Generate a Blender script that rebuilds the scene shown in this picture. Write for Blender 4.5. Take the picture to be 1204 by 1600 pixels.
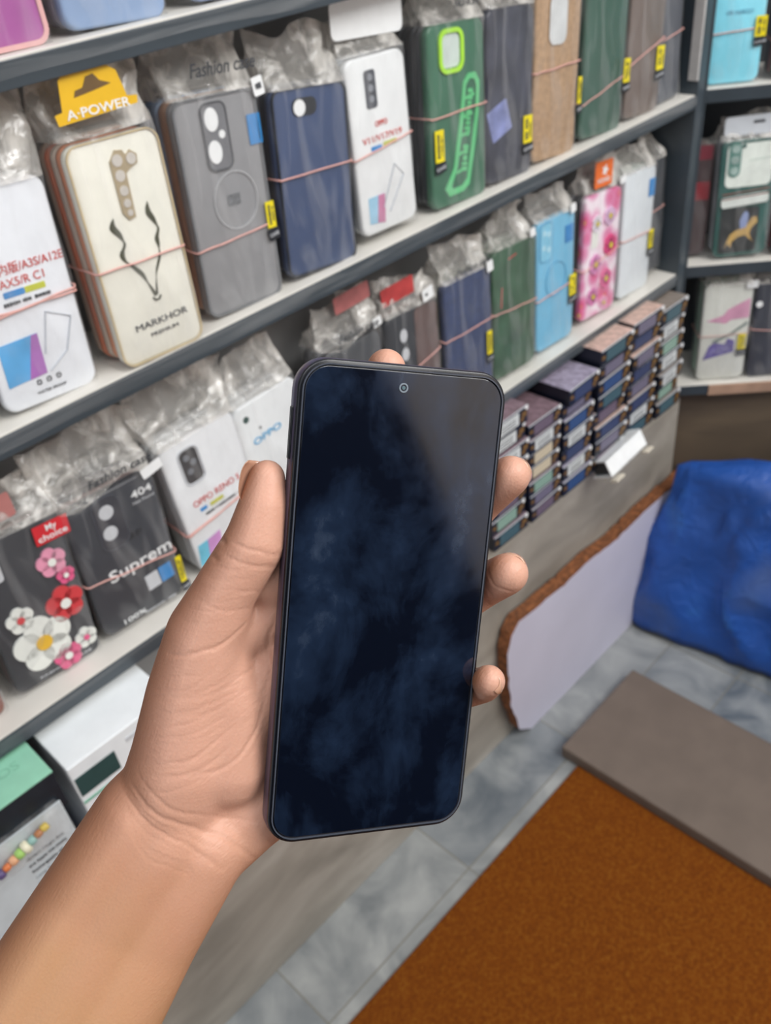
import bpy, bmesh, math, random
from mathutils import Vector, Matrix, noise
from mathutils.bvhtree import BVHTree
random.seed(7)
for o in list(bpy.data.objects): bpy.data.objects.remove(o)
S = bpy.context.scene
COL = S.collection
R = math.radians
# ------------------------------------------------------------------ camera
YAW, PITCH, ROLL, FPX = .7311549576123079, 0.6542452302264857, -0.12531662556784362, 1386.0
fw = Vector((math.sin(YAW)*math.cos(PITCH), math.cos(YAW)*math.cos(PITCH), -math.sin(PITCH)))
rt = Vector((math.cos(YAW), -math.sin(YAW), 0)); up = rt.cross(fw)
r2 = rt*math.cos(ROLL)+up*math.sin(ROLL); u2 = -rt*math.sin(ROLL)+up*math.cos(ROLL)
cd = bpy.data.cameras.new('camera'); cam = bpy.data.objects.new('camera', cd); COL.objects.link(cam)
cam.matrix_world = Matrix((r2, u2, -fw)).transposed().to_4x4()
cd.sensor_fit = 'VERTICAL'; cd.sensor_height = 36; cd.lens = FPX/1600*36
cd.clip_start = .01
cd.dof.use_dof = True; cd.dof.focus_distance = .297; cd.dof.aperture_fstop = cd.lens/1.8
S.camera = cam
# ------------------------------------------------------------------ world, lights, exposure
w = bpy.data.worlds.new('world'); S.world = w; w.use_nodes = True
nt = w.node_tree; nt.nodes.clear()
wo = nt.nodes.new('ShaderNodeOutputWorld'); bg = nt.nodes.new('ShaderNodeBackground')
tc = nt.nodes.new('ShaderNodeTexCoord'); sx = nt.nodes.new('ShaderNodeSeparateXYZ'); cr = nt.nodes.new('ShaderNodeValToRGB')
mr = nt.nodes.new('ShaderNodeMapRange'); mr.inputs[1].default_value = -1; mr.inputs[2].default_value = 1
nt.links.new(tc.outputs['Generated'], sx.inputs[0]); nt.links.new(sx.outputs[2], mr.inputs[0]); nt.links.new(mr.outputs[0], cr.inputs[0])
cr.color_ramp.elements[0].position = .25; cr.color_ramp.elements[0].color = (.40, .40, .41, 1)
cr.color_ramp.elements[1].position = .70; cr.color_ramp.elements[1].color = (1.0, 1.02, 1.06, 1)
nt.links.new(cr.outputs[0], bg.inputs[0]); bg.inputs[1].default_value = 0.85
nt.links.new(bg.outputs[0], wo.inputs[0])
def area(name, loc, target, size, power, col=(1, 1, 1)):
    l = bpy.data.lights.new(name, 'AREA'); l.shape = 'RECTANGLE'; l.size, l.size_y = size; l.energy = power; l.color = col
    o = bpy.data.objects.new(name, l); COL.objects.link(o); o.location = loc
    o.rotation_euler = (Vector(target)-Vector(loc)).to_track_quat('-Z', 'Y').to_euler(); return o
area('daylight_opening', (1.0, -1.1, 1.2), (.5, .6, -.5), (1.4, 1.0), 36, (1, .99, .97))
area('reflection_fill', (1.0, -1.05, .9), (.7, -1.6, -.1), (.9, .3), 7, (1, .93, .86))  # added fill on the pale panel behind the viewer, brightens the screen reflection
area('ceiling_tube', (-.2, -.1, 1.3), (.4, .55, -.4), (1.2, .12), 5, (.95, .98, 1))
vs = S.view_settings; vs.view_transform = 'Standard'; vs.look = 'None'; vs.gamma = 1; vs.use_curve_mapping = False
vs.exposure = 0.15
# ------------------------------------------------------------------ helpers
def hexc(h):
    c = [int(h[i:i+2], 16)/255 for i in (0, 2, 4)]
    return tuple((x/12.92 if x <= .04045 else ((x+.055)/1.055)**2.4) for x in c)+(1,)
MC = {}
def mat(h, rough=.5, var=.08, scale=60, spec=.5, coat=0, bump=0, metal=0, key=None):
    k = key or (h, rough, var, scale, spec, coat, bump, metal)
    if k in MC: return MC[k]
    m = bpy.data.materials.new(str(k)[:50]); m.use_nodes = True; n = m.node_tree.nodes; L = m.node_tree.links
    b = n['Principled BSDF']; c = hexc(h)
    tcn = n.new('ShaderNodeTexCoord'); nz = n.new('ShaderNodeTexNoise'); nz.inputs['Scale'].default_value = scale; nz.inputs['Detail'].default_value = 3
    L.new(tcn.outputs['Object'], nz.inputs['Vector'])
    r_ = n.new('ShaderNodeValToRGB'); r_.color_ramp.elements[0].position = .3; r_.color_ramp.elements[1].position = .7
    r_.color_ramp.elements[0].color = tuple(max(0, x*(1-var)) for x in c[:3])+(1,)
    r_.color_ramp.elements[1].color = tuple(min(1, x*(1+var)) for x in c[:3])+(1,)
    L.new(nz.outputs[0], r_.inputs[0]); L.new(r_.outputs[0], b.inputs['Base Color'])
    b.inputs['Roughness'].default_value = rough; b.inputs['Specular IOR Level'].default_value = spec; b.inputs['Metallic'].default_value = metal
    b.inputs['Coat Weight'].default_value = coat
    if bump:
        bp = n.new('ShaderNodeBump'); bp.inputs['Strength'].default_value = bump; bp.inputs['Distance'].default_value = .001
        L.new(nz.outputs[0], bp.inputs['Height']); L.new(bp.outputs[0], b.inputs['Normal'])
    MC[k] = m; return m
def obj(name, bm, m, parent=None, smooth=False, loc=None):
    me = bpy.data.meshes.new(name)
    if isinstance(bm, bmesh.types.BMesh):
        bmesh.ops.recalc_face_normals(bm, faces=bm.faces); bm.to_mesh(me); bm.free()
    else: me = bm
    for x in (m if isinstance(m, (list, tuple)) else [m]): me.materials.append(x)
    if smooth: me.polygons.foreach_set('use_smooth', [True]*len(me.polygons))
    o = bpy.data.objects.new(name, me); COL.objects.link(o)
    if parent: o.parent = parent
    if loc: o.location = loc
    return o
def tag(o, label=None, cat=None, group=None, kind=None):
    if label: o['label'] = label
    if cat: o['category'] = cat
    if group: o['group'] = group
    if kind: o['kind'] = kind
    return o
def empty(name, mw, label=None, cat=None, group=None):
    o = bpy.data.objects.new(name, None); o.empty_display_size = .02; COL.objects.link(o); o.matrix_world = mw
    return tag(o, label, cat, group)
def B(): return bmesh.new()
def box(bm, x0, x1, y0, y1, z0, z1, bev=0, mi=0):
    r = bmesh.ops.create_cube(bm, size=1); vs_ = r['verts']
    for v in vs_: v.co = Vector(((x0+x1)/2+v.co.x*(x1-x0), (y0+y1)/2+v.co.y*(y1-y0), (z0+z1)/2+v.co.z*(z1-z0)))
    fs = set(f for v in vs_ for f in v.link_faces)
    for f in fs: f.material_index = mi
    if bev: bmesh.ops.bevel(bm, geom=list(set(e for v in vs_ for e in v.link_edges)), offset=bev, segments=2, affect='EDGES', profile=.5)
    return bm
def rrect(cx, cz, w, h, r, n=6, rot=0):
    r = min(r, w/2-1e-5, h/2-1e-5); P = []
    for (sx_, sz_, a0) in ((1, 1, 0), (-1, 1, 90), (-1, -1, 180), (1, -1, 270)):
        for k in range(n+1):
            a = R(a0+90*k/n); P.append((sx_*(w/2-r)+r*math.cos(a), sz_*(h/2-r)+r*math.sin(a)))
    c, s = math.cos(rot), math.sin(rot)
    return [(cx+x*c-z*s, cz+x*s+z*c) for x, z in P]
def prism(bm, pts, y0, y1, bev=0, mi=0):
    """closed outline pts (x,z) extruded along y from y0 (front) to y1"""
    cx = sum(p[0] for p in pts)/len(pts); cz = sum(p[1] for p in pts)/len(pts)
    W = max(p[0] for p in pts)-min(p[0] for p in pts); H = max(p[1] for p in pts)-min(p[1] for p in pts)
    L = [(y0, 0), (y1, 0)] if not bev else [(y0, 1), (y0+bev*.3, .3), (y0+bev, 0), (y1-bev, 0), (y1-bev*.3, .3), (y1, 1)]
    rings = []
    for y, i in L:
        sx_, sz_ = 1-2*bev*i/W, 1-2*bev*i/H
        rings.append([bm.verts.new((cx+(p[0]-cx)*sx_, y, cz+(p[1]-cz)*sz_)) for p in pts])
    n = len(pts)
    for a, b in zip(rings, rings[1:]):
        for k in range(n):
            f = bm.faces.new((a[k], a[(k+1) % n], b[(k+1) % n], b[k])); f.material_index = mi
    f = bm.faces.new(rings[0]); f.material_index = mi; f = bm.faces.new(rings[-1][::-1]); f.material_index = mi
    return bm
def ringp(bm, outer, inner, y0, y1):
    n = len(outer); V = [[bm.verts.new((p[0], y, p[1])) for p in P_] for P_ in (outer, inner) for y in (y0, y1)]
    of, ob, inf, inb = V
    for k in range(n):
        j = (k+1) % n
        for q in ((of[k], of[j], inf[j], inf[k]), (ob[k], inb[k], inb[j], ob[j]), (of[k], ob[k], ob[j], of[j]), (inf[k], inf[j], inb[j], inb[k])): bm.faces.new(q)
    return bm
def tube(bm, pts, rad, n=8, closed=False):
    pts = [Vector(p) for p in pts]; rings = []; m = len(pts); prev = None
    for i, p in enumerate(pts):
        a = pts[(i-1) % m] if (closed or i) else p; b = pts[(i+1) % m] if (closed or i < m-1) else p
        t = (b-a).normalized(); ref = prev if prev is not None else (Vector((0, 0, 1)) if abs(t.z) < .9 else Vector((1, 0, 0)))
        x = (ref-t*ref.dot(t)).normalized(); prev = x; y = t.cross(x); rr = rad[i] if isinstance(rad, (list, tuple)) else rad
        rings.append([bm.verts.new(p+x*rr*math.cos(2*math.pi*k/n)+y*rr*math.sin(2*math.pi*k/n)) for k in range(n)])
    for i in range(m if closed else m-1):
        a, b = rings[i], rings[(i+1) % m]
        for k in range(n): bm.faces.new((a[k], a[(k+1) % n], b[(k+1) % n], b[k]))
    if not closed: bm.faces.new(rings[0][::-1]); bm.faces.new(rings[-1])
    return bm
FONTS = {}
def textobj(name, s, size, m, parent, x, z, y=-.0004, rot=0, width=None, bold=False, depth=.0002, skew=0):
    cu = bpy.data.curves.new('t', 'FONT'); cu.body = s; cu.size = size; cu.extrude = depth; cu.align_x = 'CENTER'; cu.align_y = 'CENTER'; cu.shear = skew; cu.resolution_u = 3
    if bold: cu.offset = size*.010
    to = bpy.data.objects.new('t', cu); COL.objects.link(to)
    dg = bpy.context.evaluated_depsgraph_get(); dg.update()
    me = bpy.data.meshes.new_from_object(to.evaluated_get(dg)); bpy.data.objects.remove(to); bpy.data.curves.remove(cu)
    if len(me.vertices) == 0: return None
    xs = [v.co.x for v in me.vertices]; W = max(xs)-min(xs); k = width/W if width else 1
    me.transform(Matrix.Translation((x, y, z)) @ Matrix.Rotation(-rot, 4, 'Y') @ Matrix.Rotation(R(90), 4, 'X') @ Matrix.Diagonal((k, 1, 1, 1)))
    me.materials.clear()
    return obj(name, me, m, parent)
def scribble(name, m, parent, x, z, w, h, y, rot=0):
    # print too small to read in the photo: a row of short strokes
    bm = B(); k = -w/2; rs = random.Random(int(abs(x*7e5)+abs(z*3e5)))
    while k < w/2:
        s_ = min(h*rs.uniform(.35, .8), w/2-k+1e-4); c, s = math.cos(rot), math.sin(rot)
        if rs.random() < .85: prism(bm, rrect(x+(k+s_/2)*c, z+(k+s_/2)*s, s_*.8, h*rs.uniform(.7, 1), h*.1, 1, rot), y-.0002, y+.0001)
        k += s_*1.05
    return obj(name, bm, m, parent)
def mm(v): return v/1000.
# ------------------------------------------------------------------ film materials
def film_mat(name, lo, hi, gcol, scale, rough=.14, bumps=.6, stretch=(1, 1, .35)):
    m = bpy.data.materials.new(name); m.use_nodes = True; n = m.node_tree.nodes; L = m.node_tree.links
    b = n['Principled BSDF']; b.inputs['Base Color'].default_value = gcol; b.inputs['Roughness'].default_value = rough; b.inputs['Specular IOR Level'].default_value = 1.0
    t = n.new('ShaderNodeBsdfTransparent'); t.inputs[0].default_value = (.97, .97, .97, 1)
    mx = n.new('ShaderNodeMixShader'); tcn = n.new('ShaderNodeTexCoord'); mp = n.new('ShaderNodeMapping'); mp.inputs['Scale'].default_value = stretch; mp.inputs['Rotation'].default_value = (0, .5, .3)
    nz = n.new('ShaderNodeTexNoise'); nz.inputs['Scale'].default_value = scale; nz.inputs['Detail'].default_value = 4; nz.inputs['Distortion'].default_value = 1.2
    L.new(tcn.outputs['Object'], mp.inputs[0]); L.new(mp.outputs[0], nz.inputs['Vector'])
    cr_ = n.new('ShaderNodeMapRange'); cr_.inputs[1].default_value = .42; cr_.inputs[2].default_value = .72; cr_.inputs[3].default_value = lo; cr_.inputs[4].default_value = hi
    L.new(nz.outputs[0], cr_.inputs[0]); bp = n.new('ShaderNodeBump'); bp.inputs['Strength'].default_value = bumps; bp.inputs['Distance'].default_value = .004
    L.new(nz.outputs[0], bp.inputs['Height']); L.new(bp.outputs[0], b.inputs['Normal'])
    L.new(cr_.outputs[0], mx.inputs[0]); L.new(t.outputs[0], mx.inputs[1]); L.new(b.outputs[0], mx.inputs[2]); L.new(mx.outputs[0], n['Material Output'].inputs[0])
    return m
FILM = film_mat('clear_film', .035, .22, (.9, .9, .9, 1), 26, rough=.10, bumps=.8, stretch=(1.3, 1, .30))
CRUMPLE = film_mat('crumpled_film', .22, .75, (.82, .79, .74, 1), 42, rough=.10, bumps=1.0, stretch=(1, 1, .7))
EDGEFILM = film_mat('edge_film', .02, .16, (.9, .9, .9, 1), 30, rough=.2, bumps=.3, stretch=(.12, 1, 3))
PINK = mat('d9a59c', .45, .08, 200)
YEL = mat('e8d61c', .4, .06, 200); BLK = mat('22242a', .45, .1, 100); WHT = mat('eef0f0', .45, .03, 90); DKTX = mat('3a3d42', .5, .1, 200)
RED = mat('d2544f', .5, .06, 100); SILV = mat('c9ccd0', .4, .05, 100); BLU = mat('2f86c8', .4, .06, 100); CREAM = mat('d8d4cc', .5, .05, 25)
DARKEDGE = mat('3a434a', .35, .12, 14, bump=.1); RACKGREY = mat('8a8b8b', .5, .12, 9)
# ------------------------------------------------------------------ floor, walls
FL = -1.215
def floor_mat():
    m = bpy.data.materials.new('marble_floor'); m.use_nodes = True; n = m.node_tree.nodes; L = m.node_tree.links; b = n['Principled BSDF']
    g = n.new('ShaderNodeNewGeometry'); sub = n.new('ShaderNodeVectorMath'); sub.operation = 'SUBTRACT'; sub.inputs[1].default_value = (.513, .488, 0)
    dv = n.new('ShaderNodeVectorMath'); dv.operation = 'DIVIDE'; dv.inputs[1].default_value = (.285, .097*1.3, 1)
    fl = n.new('ShaderNodeVectorMath'); fl.operation = 'FLOOR'; wn = n.new('ShaderNodeTexWhiteNoise'); wn.noise_dimensions = '3D'
    L.new(g.outputs['Position'], sub.inputs[0]); L.new(sub.outputs[0], dv.inputs[0]); L.new(dv.outputs[0], fl.inputs[0]); L.new(fl.outputs[0], wn.inputs[0])
    nz = n.new('ShaderNodeTexNoise'); nz.inputs['Scale'].default_value = 9; nz.inputs['Detail'].default_value = 7; nz.inputs['Distortion'].default_value = 1.6
    L.new(g.outputs['Position'], nz.inputs['Vector'])
    r1 = n.new('ShaderNodeValToRGB'); r1.color_ramp.elements[0].color = hexc('565f68'); r1.color_ramp.elements[1].color = hexc('929390')
    r2_ = n.new('ShaderNodeValToRGB'); e = r2_.color_ramp; e.elements[0].position = .3; e.elements[0].color = hexc('4f5860'); e.elements[1].position = .68; e.elements[1].color = hexc('b2b4b2')
    L.new(wn.outputs[0], r1.inputs[0]); L.new(nz.outputs[0], r2_.inputs[0])
    mx = n.new('ShaderNodeMix'); mx.data_type = 'RGBA'; mx.inputs[0].default_value = .5; L.new(r1.outputs[0], mx.inputs[6]); L.new(r2_.outputs[0], mx.inputs[7])
    fr = n.new('ShaderNodeVectorMath'); fr.operation = 'FRACTION'; L.new(dv.outputs[0], fr.inputs[0]); sp = n.new('ShaderNodeSeparateXYZ'); L.new(fr.outputs[0], sp.inputs[0])
    mn = n.new('ShaderNodeMath'); mn.operation = 'LESS_THAN'; mn.inputs[1].default_value = .008; L.new(sp.outputs[0], mn.inputs[0])
    mn2 = n.new('ShaderNodeMath'); mn2.operation = 'LESS_THAN'; mn2.inputs[1].default_value = .018; L.new(sp.outputs[1], mn2.inputs[0])
    mxx = n.new('ShaderNodeMath'); mxx.operation = 'MAXIMUM'; L.new(mn.outputs[0], mxx.inputs[0]); L.new(mn2.outputs[0], mxx.inputs[1])
    m2 = n.new('ShaderNodeMix'); m2.data_type = 'RGBA'; L.new(mxx.outputs[0], m2.inputs[0]); L.new(mx.outputs[2], m2.inputs[6]); m2.inputs[7].default_value = hexc('78766e')
    L.new(m2.outputs[2], b.inputs['Base Color']); b.inputs['Roughness'].default_value = .35
    return m
tag(obj('floor', box(B(), -2.5, 3.0, -2.4, 1.6, FL-.05, FL), floor_mat()), kind='structure')
def grime_mat(name, c0, c1, c2, sc=(3, 3, 3), rough=.6):
    m = bpy.data.materials.new(name); m.use_nodes = True; n = m.node_tree.nodes; L = m.node_tree.links; b = n['Principled BSDF']
    g = n.new('ShaderNodeNewGeometry'); mp = n.new('ShaderNodeMapping'); mp.inputs['Scale'].default_value = sc; L.new(g.outputs['Position'], mp.inputs[0])
    nz = n.new('ShaderNodeTexNoise'); nz.inputs['Scale'].default_value = 3; nz.inputs['Detail'].default_value = 6; nz.inputs['Distortion'].default_value = .5; L.new(mp.outputs[0], nz.inputs['Vector'])
    r1 = n.new('ShaderNodeValToRGB'); e = r1.color_ramp; e.elements[0].position = .3; e.elements[0].color = hexc(c0); e.elements[1].position = .7; e.elements[1].color = hexc(c2)
    k = e.elements.new(.5); k.color = hexc(c1); L.new(nz.outputs[0], r1.inputs[0]); L.new(r1.outputs[0], b.inputs['Base Color']); b.inputs['Roughness'].default_value = rough
    return m
WALLM = grime_mat('plinth_paint', '837e75', '9a948a', 'aea89f', (2, 2, 5))
tag(obj('wall_left', box(B(), -1.6, 1.22, .592, .72, FL, -.80, .001), WALLM), kind='structure')
tag(obj('wall_left', box(B(), -1.6, 1.6, .72, .80, FL, 1.0), mat('7a7b7c', .6, .1, 4)), kind='structure')
# side unit frame: s runs along the side wall from the corner, t goes away from the viewer
SU = Vector((.665, -.747, 0)).normalized(); SN = Vector((.747, .665, 0)).normalized()
SO = Vector((1.2, .6, 0)); SM = Matrix((SU, SN, Vector((0, 0, 1)))).transposed().to_4x4(); SM.translation = SO
so = obj('wall_right', box(B(), -.02, 1.3, .02, .12, FL, -.80, .001), grime_mat('brown_laminate', '4c4238', '5d5042', '6c5d4b', (1.5, 1.5, 4)))
so.matrix_world = SM; tag(so, kind='structure')
so = obj('wall_right', box(B(), -.12, 1.3, .14, .2, FL, 1.0), mat('5d5f61', .6, .1, 4)); so.matrix_world = SM; tag(so, kind='structure')
# panels added behind the viewer, seen only as reflections in the phone
tag(obj('reflection_panel', box(B(), .20, 2.2, -1.7, -1.6, FL, .7), mat('e6dcd4', .7, .06, 3)), kind='structure')  # pale panel added to lighten the upper right of the screen reflection
tag(obj('reflection_panel', box(B(), -2.5, .20, -1.7, -1.6, FL, 1.2), mat('14171d', .7, .2, 3)), kind='structure')  # dark panel added in place of the person mirrored in the screen
# ------------------------------------------------------------------ display racks
S0, S1, S2 = -.09, -.3205, -.570
rack = empty('display_rack', Matrix.Translation((-.0, .6, -.8)), 'long wall rack with dark-edged cream shelves holding phone cases on the left', 'shelving')
def local(bm, o): bm.transform(o.matrix_world.inverted()); return bm
def shelf(x0, x1, z, o=rack, th=.017, y0=.6, y1=.70):
    b = obj('shelf_board', local(box(B(), x0, x1, y0+.0015, y1, z-th, z, .0006), o), CREAM, o)
    e = obj('dark_edge_strip', local(box(B(), x0, x1, y0, y0+.0015, z-th-.001, z-.0015, .0004), o), DARKEDGE, b)
    # clear protective film peeling off the edge strip
    bm = B(); n = 90; A, C_ = [], []
    for i in range(n+1):
        x = x0+(x1-x0)*i/n; q = noise.noise(Vector((x*9, z*7, 0))); yy = y0-.0012-.002*abs(noise.noise(Vector((x*14, z*3, 5))))
        A.append(bm.verts.new((x, yy, z-.001+.0015*q))); C_.append(bm.verts.new((x, yy-.0012, z-th*.75+.0045*q)))
    for i in range(n): bm.faces.new((A[i], A[i+1], C_[i+1], C_[i]))
    f = obj('edge_film', local(bm, o), EDGEFILM, b, True); return b
for z in (S0, S1, S2): shelf(-1.2, 1.178, z)
shelf(-1.2, 1.178, .14)
obj('back_panel', local(box(B(), -1.2, 1.2, .70, .715, -.79, .42), rack), RACKGREY, rack)
obj('upright_post', local(box(B(), 1.178, 1.196, .598, .70, -.79, .42, .001), rack), DARKEDGE, rack)
obj('white_edge_strip', local(box(B(), 1.1735, 1.178, .598, .612, -.303, .13, .001), rack), mat('b4b2b0', .5), rack)
obj('bottom_board', local(box(B(), -1.2, 1.2, .585, .70, -.80, -.7805, .001), rack), mat('a39d91', .5, .08, 10), rack)
side = empty('display_rack', SM @ Matrix.Translation((0, 0, -.8)), 'short corner rack on the right holding a cyan and a white and green case', 'shelving')
def sbox(name, x0, x1, y0, y1, z0, z1, m, bev=.0006, par=None): return obj(name, box(B(), x0, x1, y0, y1, z0+.8, z1+.8, bev), m, par or side)
for z in (S1+.0015, S2+.003, -.774):
    b = sbox('shelf_board', 0.004, .9, .0015, .12, z-.017, z, CREAM); sbox('dark_edge_strip', 0.004, .9 if z > -.7 else .06, 0, .0015, z-.018, z-.001, DARKEDGE, par=b)
sbox('back_panel', -.02, .9, .12, .135, -.79, .4, mat('3c4248', .5, .15, 8))
sbox('wood_edge_strip', .06, .9, -.002, .012, -.7935, -.7755, mat('a98a74', .55, .15, 30))
sbox('upright_post', -.014, .004, .0, .11, -.79, .4, DARKEDGE, .001)
# ------------------------------------------------------------------ wrapped phone case bundles
class Bundle:
    def __init__(s, label, cx, y, z, w, h, rot, front, th=.036, rears=(), lean=2, mw=None, r=.010, group=None, fcoat=0, ft=.010, frough=.4, inner=None, fr_bump=0):
        M = (mw or Matrix.Identity(4)) @ Matrix.Translation((cx, y, z)) @ Matrix.Rotation(-R(lean), 4, 'X') @ Matrix.Rotation(-R(rot), 4, 'Y')
        s.w, s.h, s.th = w, h, th
        s.root = empty('phone_case_bundle', M, label, 'phone cases', group)
        fm = mat(front, frough, .05, 40, coat=fcoat, bump=fr_bump) if isinstance(front, str) else front
        s.front = obj('phone_case', prism(B(), rrect(0, h/2, w, h, r), 0, ft, .0022), fm, s.root, True)
        if len(rears) == 0: rears = ('55585c', '7d7f82')
        n = len(rears); t = (th-ft-.001)/n
        for i, c in enumerate(rears):
            dx = random.uniform(-.0012, .0012); dz = random.uniform(0, .0015)
            cm = c if not isinstance(c, str) else mat(c, .4, .06, 40)
            obj('phone_case', prism(B(), rrect(dx, h/2+dz, w-.001, h-.002, r), ft+.0005+i*t, ft+.0002+(i+1)*t-.0004, .0018), cm, s.root, True)
    def part(s, name, bm, m, par=None, smooth=False): return obj(name, bm, m, par or s.front, smooth)
    def patch(s, name, cx, cz, w, h, m, r=.001, y=.0004, rot=0, t=.0004): return s.part(name, prism(B(), rrect(mm(cx), mm(cz), mm(w), mm(h), r, 4, R(rot)), -y, -y+t), m)
    def poly(s, name, pts, m, y=.0005, t=.0003): return s.part(name, prism(B(), [(mm(a), mm(b)) for a, b in pts], -y, -y+t), m)
    def text(s, t, size, m, x, z, width=None, rot=0, bold=False, name='printed_text', y=.0005, skew=0, par=None): return textobj(name, t, mm(size), m, par or s.front, mm(x), mm(z), -y, R(rot), mm(width) if width else None, bold, skew=skew)
    def lines(s, x, z, w, h, m, rot=0): return scribble('printed_text', m, s.front, mm(x), mm(z), mm(w), mm(h), -.0006, R(rot))
    def ring(s, name, cx, cz, w, h, wd, m, r=.006, y=.001, rot=0):
        return s.part(name, ringp(B(), rrect(mm(cx), mm(cz), mm(w), mm(h), r, 6, R(rot)), rrect(mm(cx), mm(cz), mm(w-2*wd), mm(h-2*wd), max(.0008, r-mm(wd)), 6, R(rot)), -y, .0004), m)
    def disc(s, name, cx, cz, r_, m, y=.0006, t=.0006, e=1): return s.part(name, prism(B(), [(mm(cx+r_*math.cos(a)), mm(cz+r_*e*math.sin(a))) for a in [2*math.pi*k/20 for k in range(20)]], -y, -y+t), m)
    def band(s, z0, z1, rad=.0008):
        a, b = -s.w/2-.002, s.w/2+.002; y0, y1 = -.0024, s.th+.002; z0, z1 = mm(z0), mm(z1); zb_ = (z0+z1)/2
        P = []
        def seg(p, q, n):
            for i in range(n): P.append(Vector(p).lerp(Vector(q), i/n))
        k = random.random()*9
        seg((a+.002, y0, z0), (b-.002, y0, z1), 10); seg((b-.002, y0, z1), (b, y0+.003, z1), 2); seg((b, y0+.003, z1), (b, y1-.002, zb_+.002), 5); seg((b, y1-.002, zb_+.002), (b-.002, y1, zb_), 2)
        seg((b-.002, y1, zb_), (a+.002, y1, zb_), 4); seg((a+.002, y1, zb_), (a, y1-.002, zb_), 2); seg((a, y1-.002, zb_), (a, y0+.003, z0), 5); seg((a, y0+.003, z0), (a+.002, y0, z0), 2)
        for i, p in enumerate(P): p.z += .0012*noise.noise(Vector((i*.35, k, 0)))
        return obj('rubber_band', tube(B(), P, rad, 6, True), PINK, s.root, True)
    def tagp(s, x, z, w=8, h=22, dark=True):
        t = obj('yellow_tag', prism(B(), rrect(mm(x), mm(z), mm(w), mm(h), .0006, 3), -.0034, -.0028), YEL, s.root)
        scribble('printed_text', DKTX, t, mm(x-w*.15), mm(z), mm(h*.75), mm(w*.30), -.0036, R(90)); scribble('printed_text', DKTX, t, mm(x+w*.25), mm(z), mm(h*.6), mm(w*.18), -.0036, R(90))
        if dark:
            d = obj('dark_label', prism(B(), rrect(mm(x+1), mm(z-h/2-5.5), mm(w+3), mm(10), .0006, 3, R(8)), -.0034, -.0028), BLK, s.root)
            textobj('printed_text', 'CASE', mm(4), SILV, d, mm(x+1), mm(z-h/2-6), -.0036, R(8), mm(w+1), True)
    def bag(s, flap=.04, bulge=.002, amp=.0016, pinch=.9, seed=None, fold=0, dz=0, mats=None, fdepth=.5):
        seed = random.random()*50 if seed is None else seed
        w, h, th = s.w+2*bulge, s.h, s.th; bm = B(); nu, nv = 44, 40; rows = []
        base = rrect(0, 0, 1, 1, .12, 5); per = []
        # perimeter samples of a rounded box section
        pts = rrect(0, 0, w, th+2*bulge, .006, 3)
        dens = []
        for i in range(len(pts)):
            a, b = Vector(pts[i]), Vector(pts[(i+1) % len(pts)]); k = max(1, int((b-a).length/.005))
            for j in range(k): dens.append(a.lerp(b, j/k))
        Ht = h+flap
        for j in range(nv+1):
            v = -.0015+(Ht+.0015)*j/nv; f = max(0, (v-h-.001)/max(flap, 1e-4)); row = []
            for p in dens:
                fy = 1-min(1, f*1.6)*.96; x = p.x*(1-(1-pinch)*f); y = th/2+p.y*fy
                y += (fdepth-.5)*th*min(1, f*1.3)
                if v < h: y = min(max(y, -bulge-.001), th+bulge)
                q = Vector((x*28, y*40, v*22+seed)); a_ = amp*(1+2.0*min(1, f*3))
                nx = a_*noise.noise(q+Vector((9, 0, 0))); ny = a_*noise.noise(q); nz_ = a_*2*f*noise.noise(q+Vector((0, 7, 0)))
                if f > 0: ny += a_*1.2*noise.noise(q*2.7)+.0012*noise.noise(q*6); nz_ += fold*.006*math.sin(x*70+seed)
                if f <= 0 and p.y < 0 and abs(p.x) < w/2-.004: ny = min(ny, .0006)-.0003
                row.append(bm.verts.new((x+nx, y+ny, v+nz_+dz*f)))
            rows.append(row)
        n = len(dens)
        for j in range(nv):
            for i in range(n):
                fc = bm.faces.new((rows[j][i], rows[j][(i+1) % n], rows[j+1][(i+1) % n], rows[j+1][i])); fc.material_index = 1 if (Ht*(j+.5)/nv) > h+.001 else 0
        bm.faces.new(rows[0])
        return obj('plastic_bag', bm, mats or [FILM, CRUMPLE], s.root, True)
    def header(s, t, x, z, size, m=DKTX, w=None, rot=0, y=None):
        if t: return textobj('printed_text', t, mm(size), m, s.root, mm(x), mm(z), -.010 if y is None else y, R(rot), mm(w) if w else None, True, skew=.25)
    def sticker(s, x, z, w=11, h=11, rot=8, t='M12'):
        k = obj('price_sticker', prism(B(), rrect(mm(x), mm(z), mm(w), mm(h), .0015, 3, R(rot)), -.0042, -.0036), WHT, s.root)
        if t: scribble('printed_text', DKTX, k, mm(x), mm(z), mm(w*.55), mm(h*.35), -.0044, R(rot))
YF = .614
# top shelf (only the lower ends show)
b = Bundle('magenta case with a pink rim on the top shelf, cut by the left frame edge', .274, YF, S0+.001, .074, .155, -1, 'a8559c', rears=('d9a8a8', 'caa6a0'))
b.ring('pink_rim', 0, 77.5, 74.5, 155.5, 3.2, mat('dba9a6', .4, .04), r=.010, y=.0012); b.disc('printed_badge', -14, 36, 15, mat('dcb6c4', .4, .05)); b.bag(.02)
for k in range(4): b.patch('printed_stroke', -14, 27+k*5.5, 16-abs(k-1.5)*4, 1.3, mat('8a4460', .4), rot=18, y=.001)
b = Bundle('pale blue case on the top shelf right of the magenta one', .364, YF, S0+.001, .080, .160, -3, '8ba3c6', rears=('9aa0aa', '777a80', 'b8b4b0'), th=.04); b.bag(.02, amp=.0022)
b = Bundle('second pale blue case on the top shelf, only its bottom corner showing', .465, YF, S0+.001, .077, .160, -3, '8a9cc0', rears=('c9c6c0', '777a80')); b.bag(.02)
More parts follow.
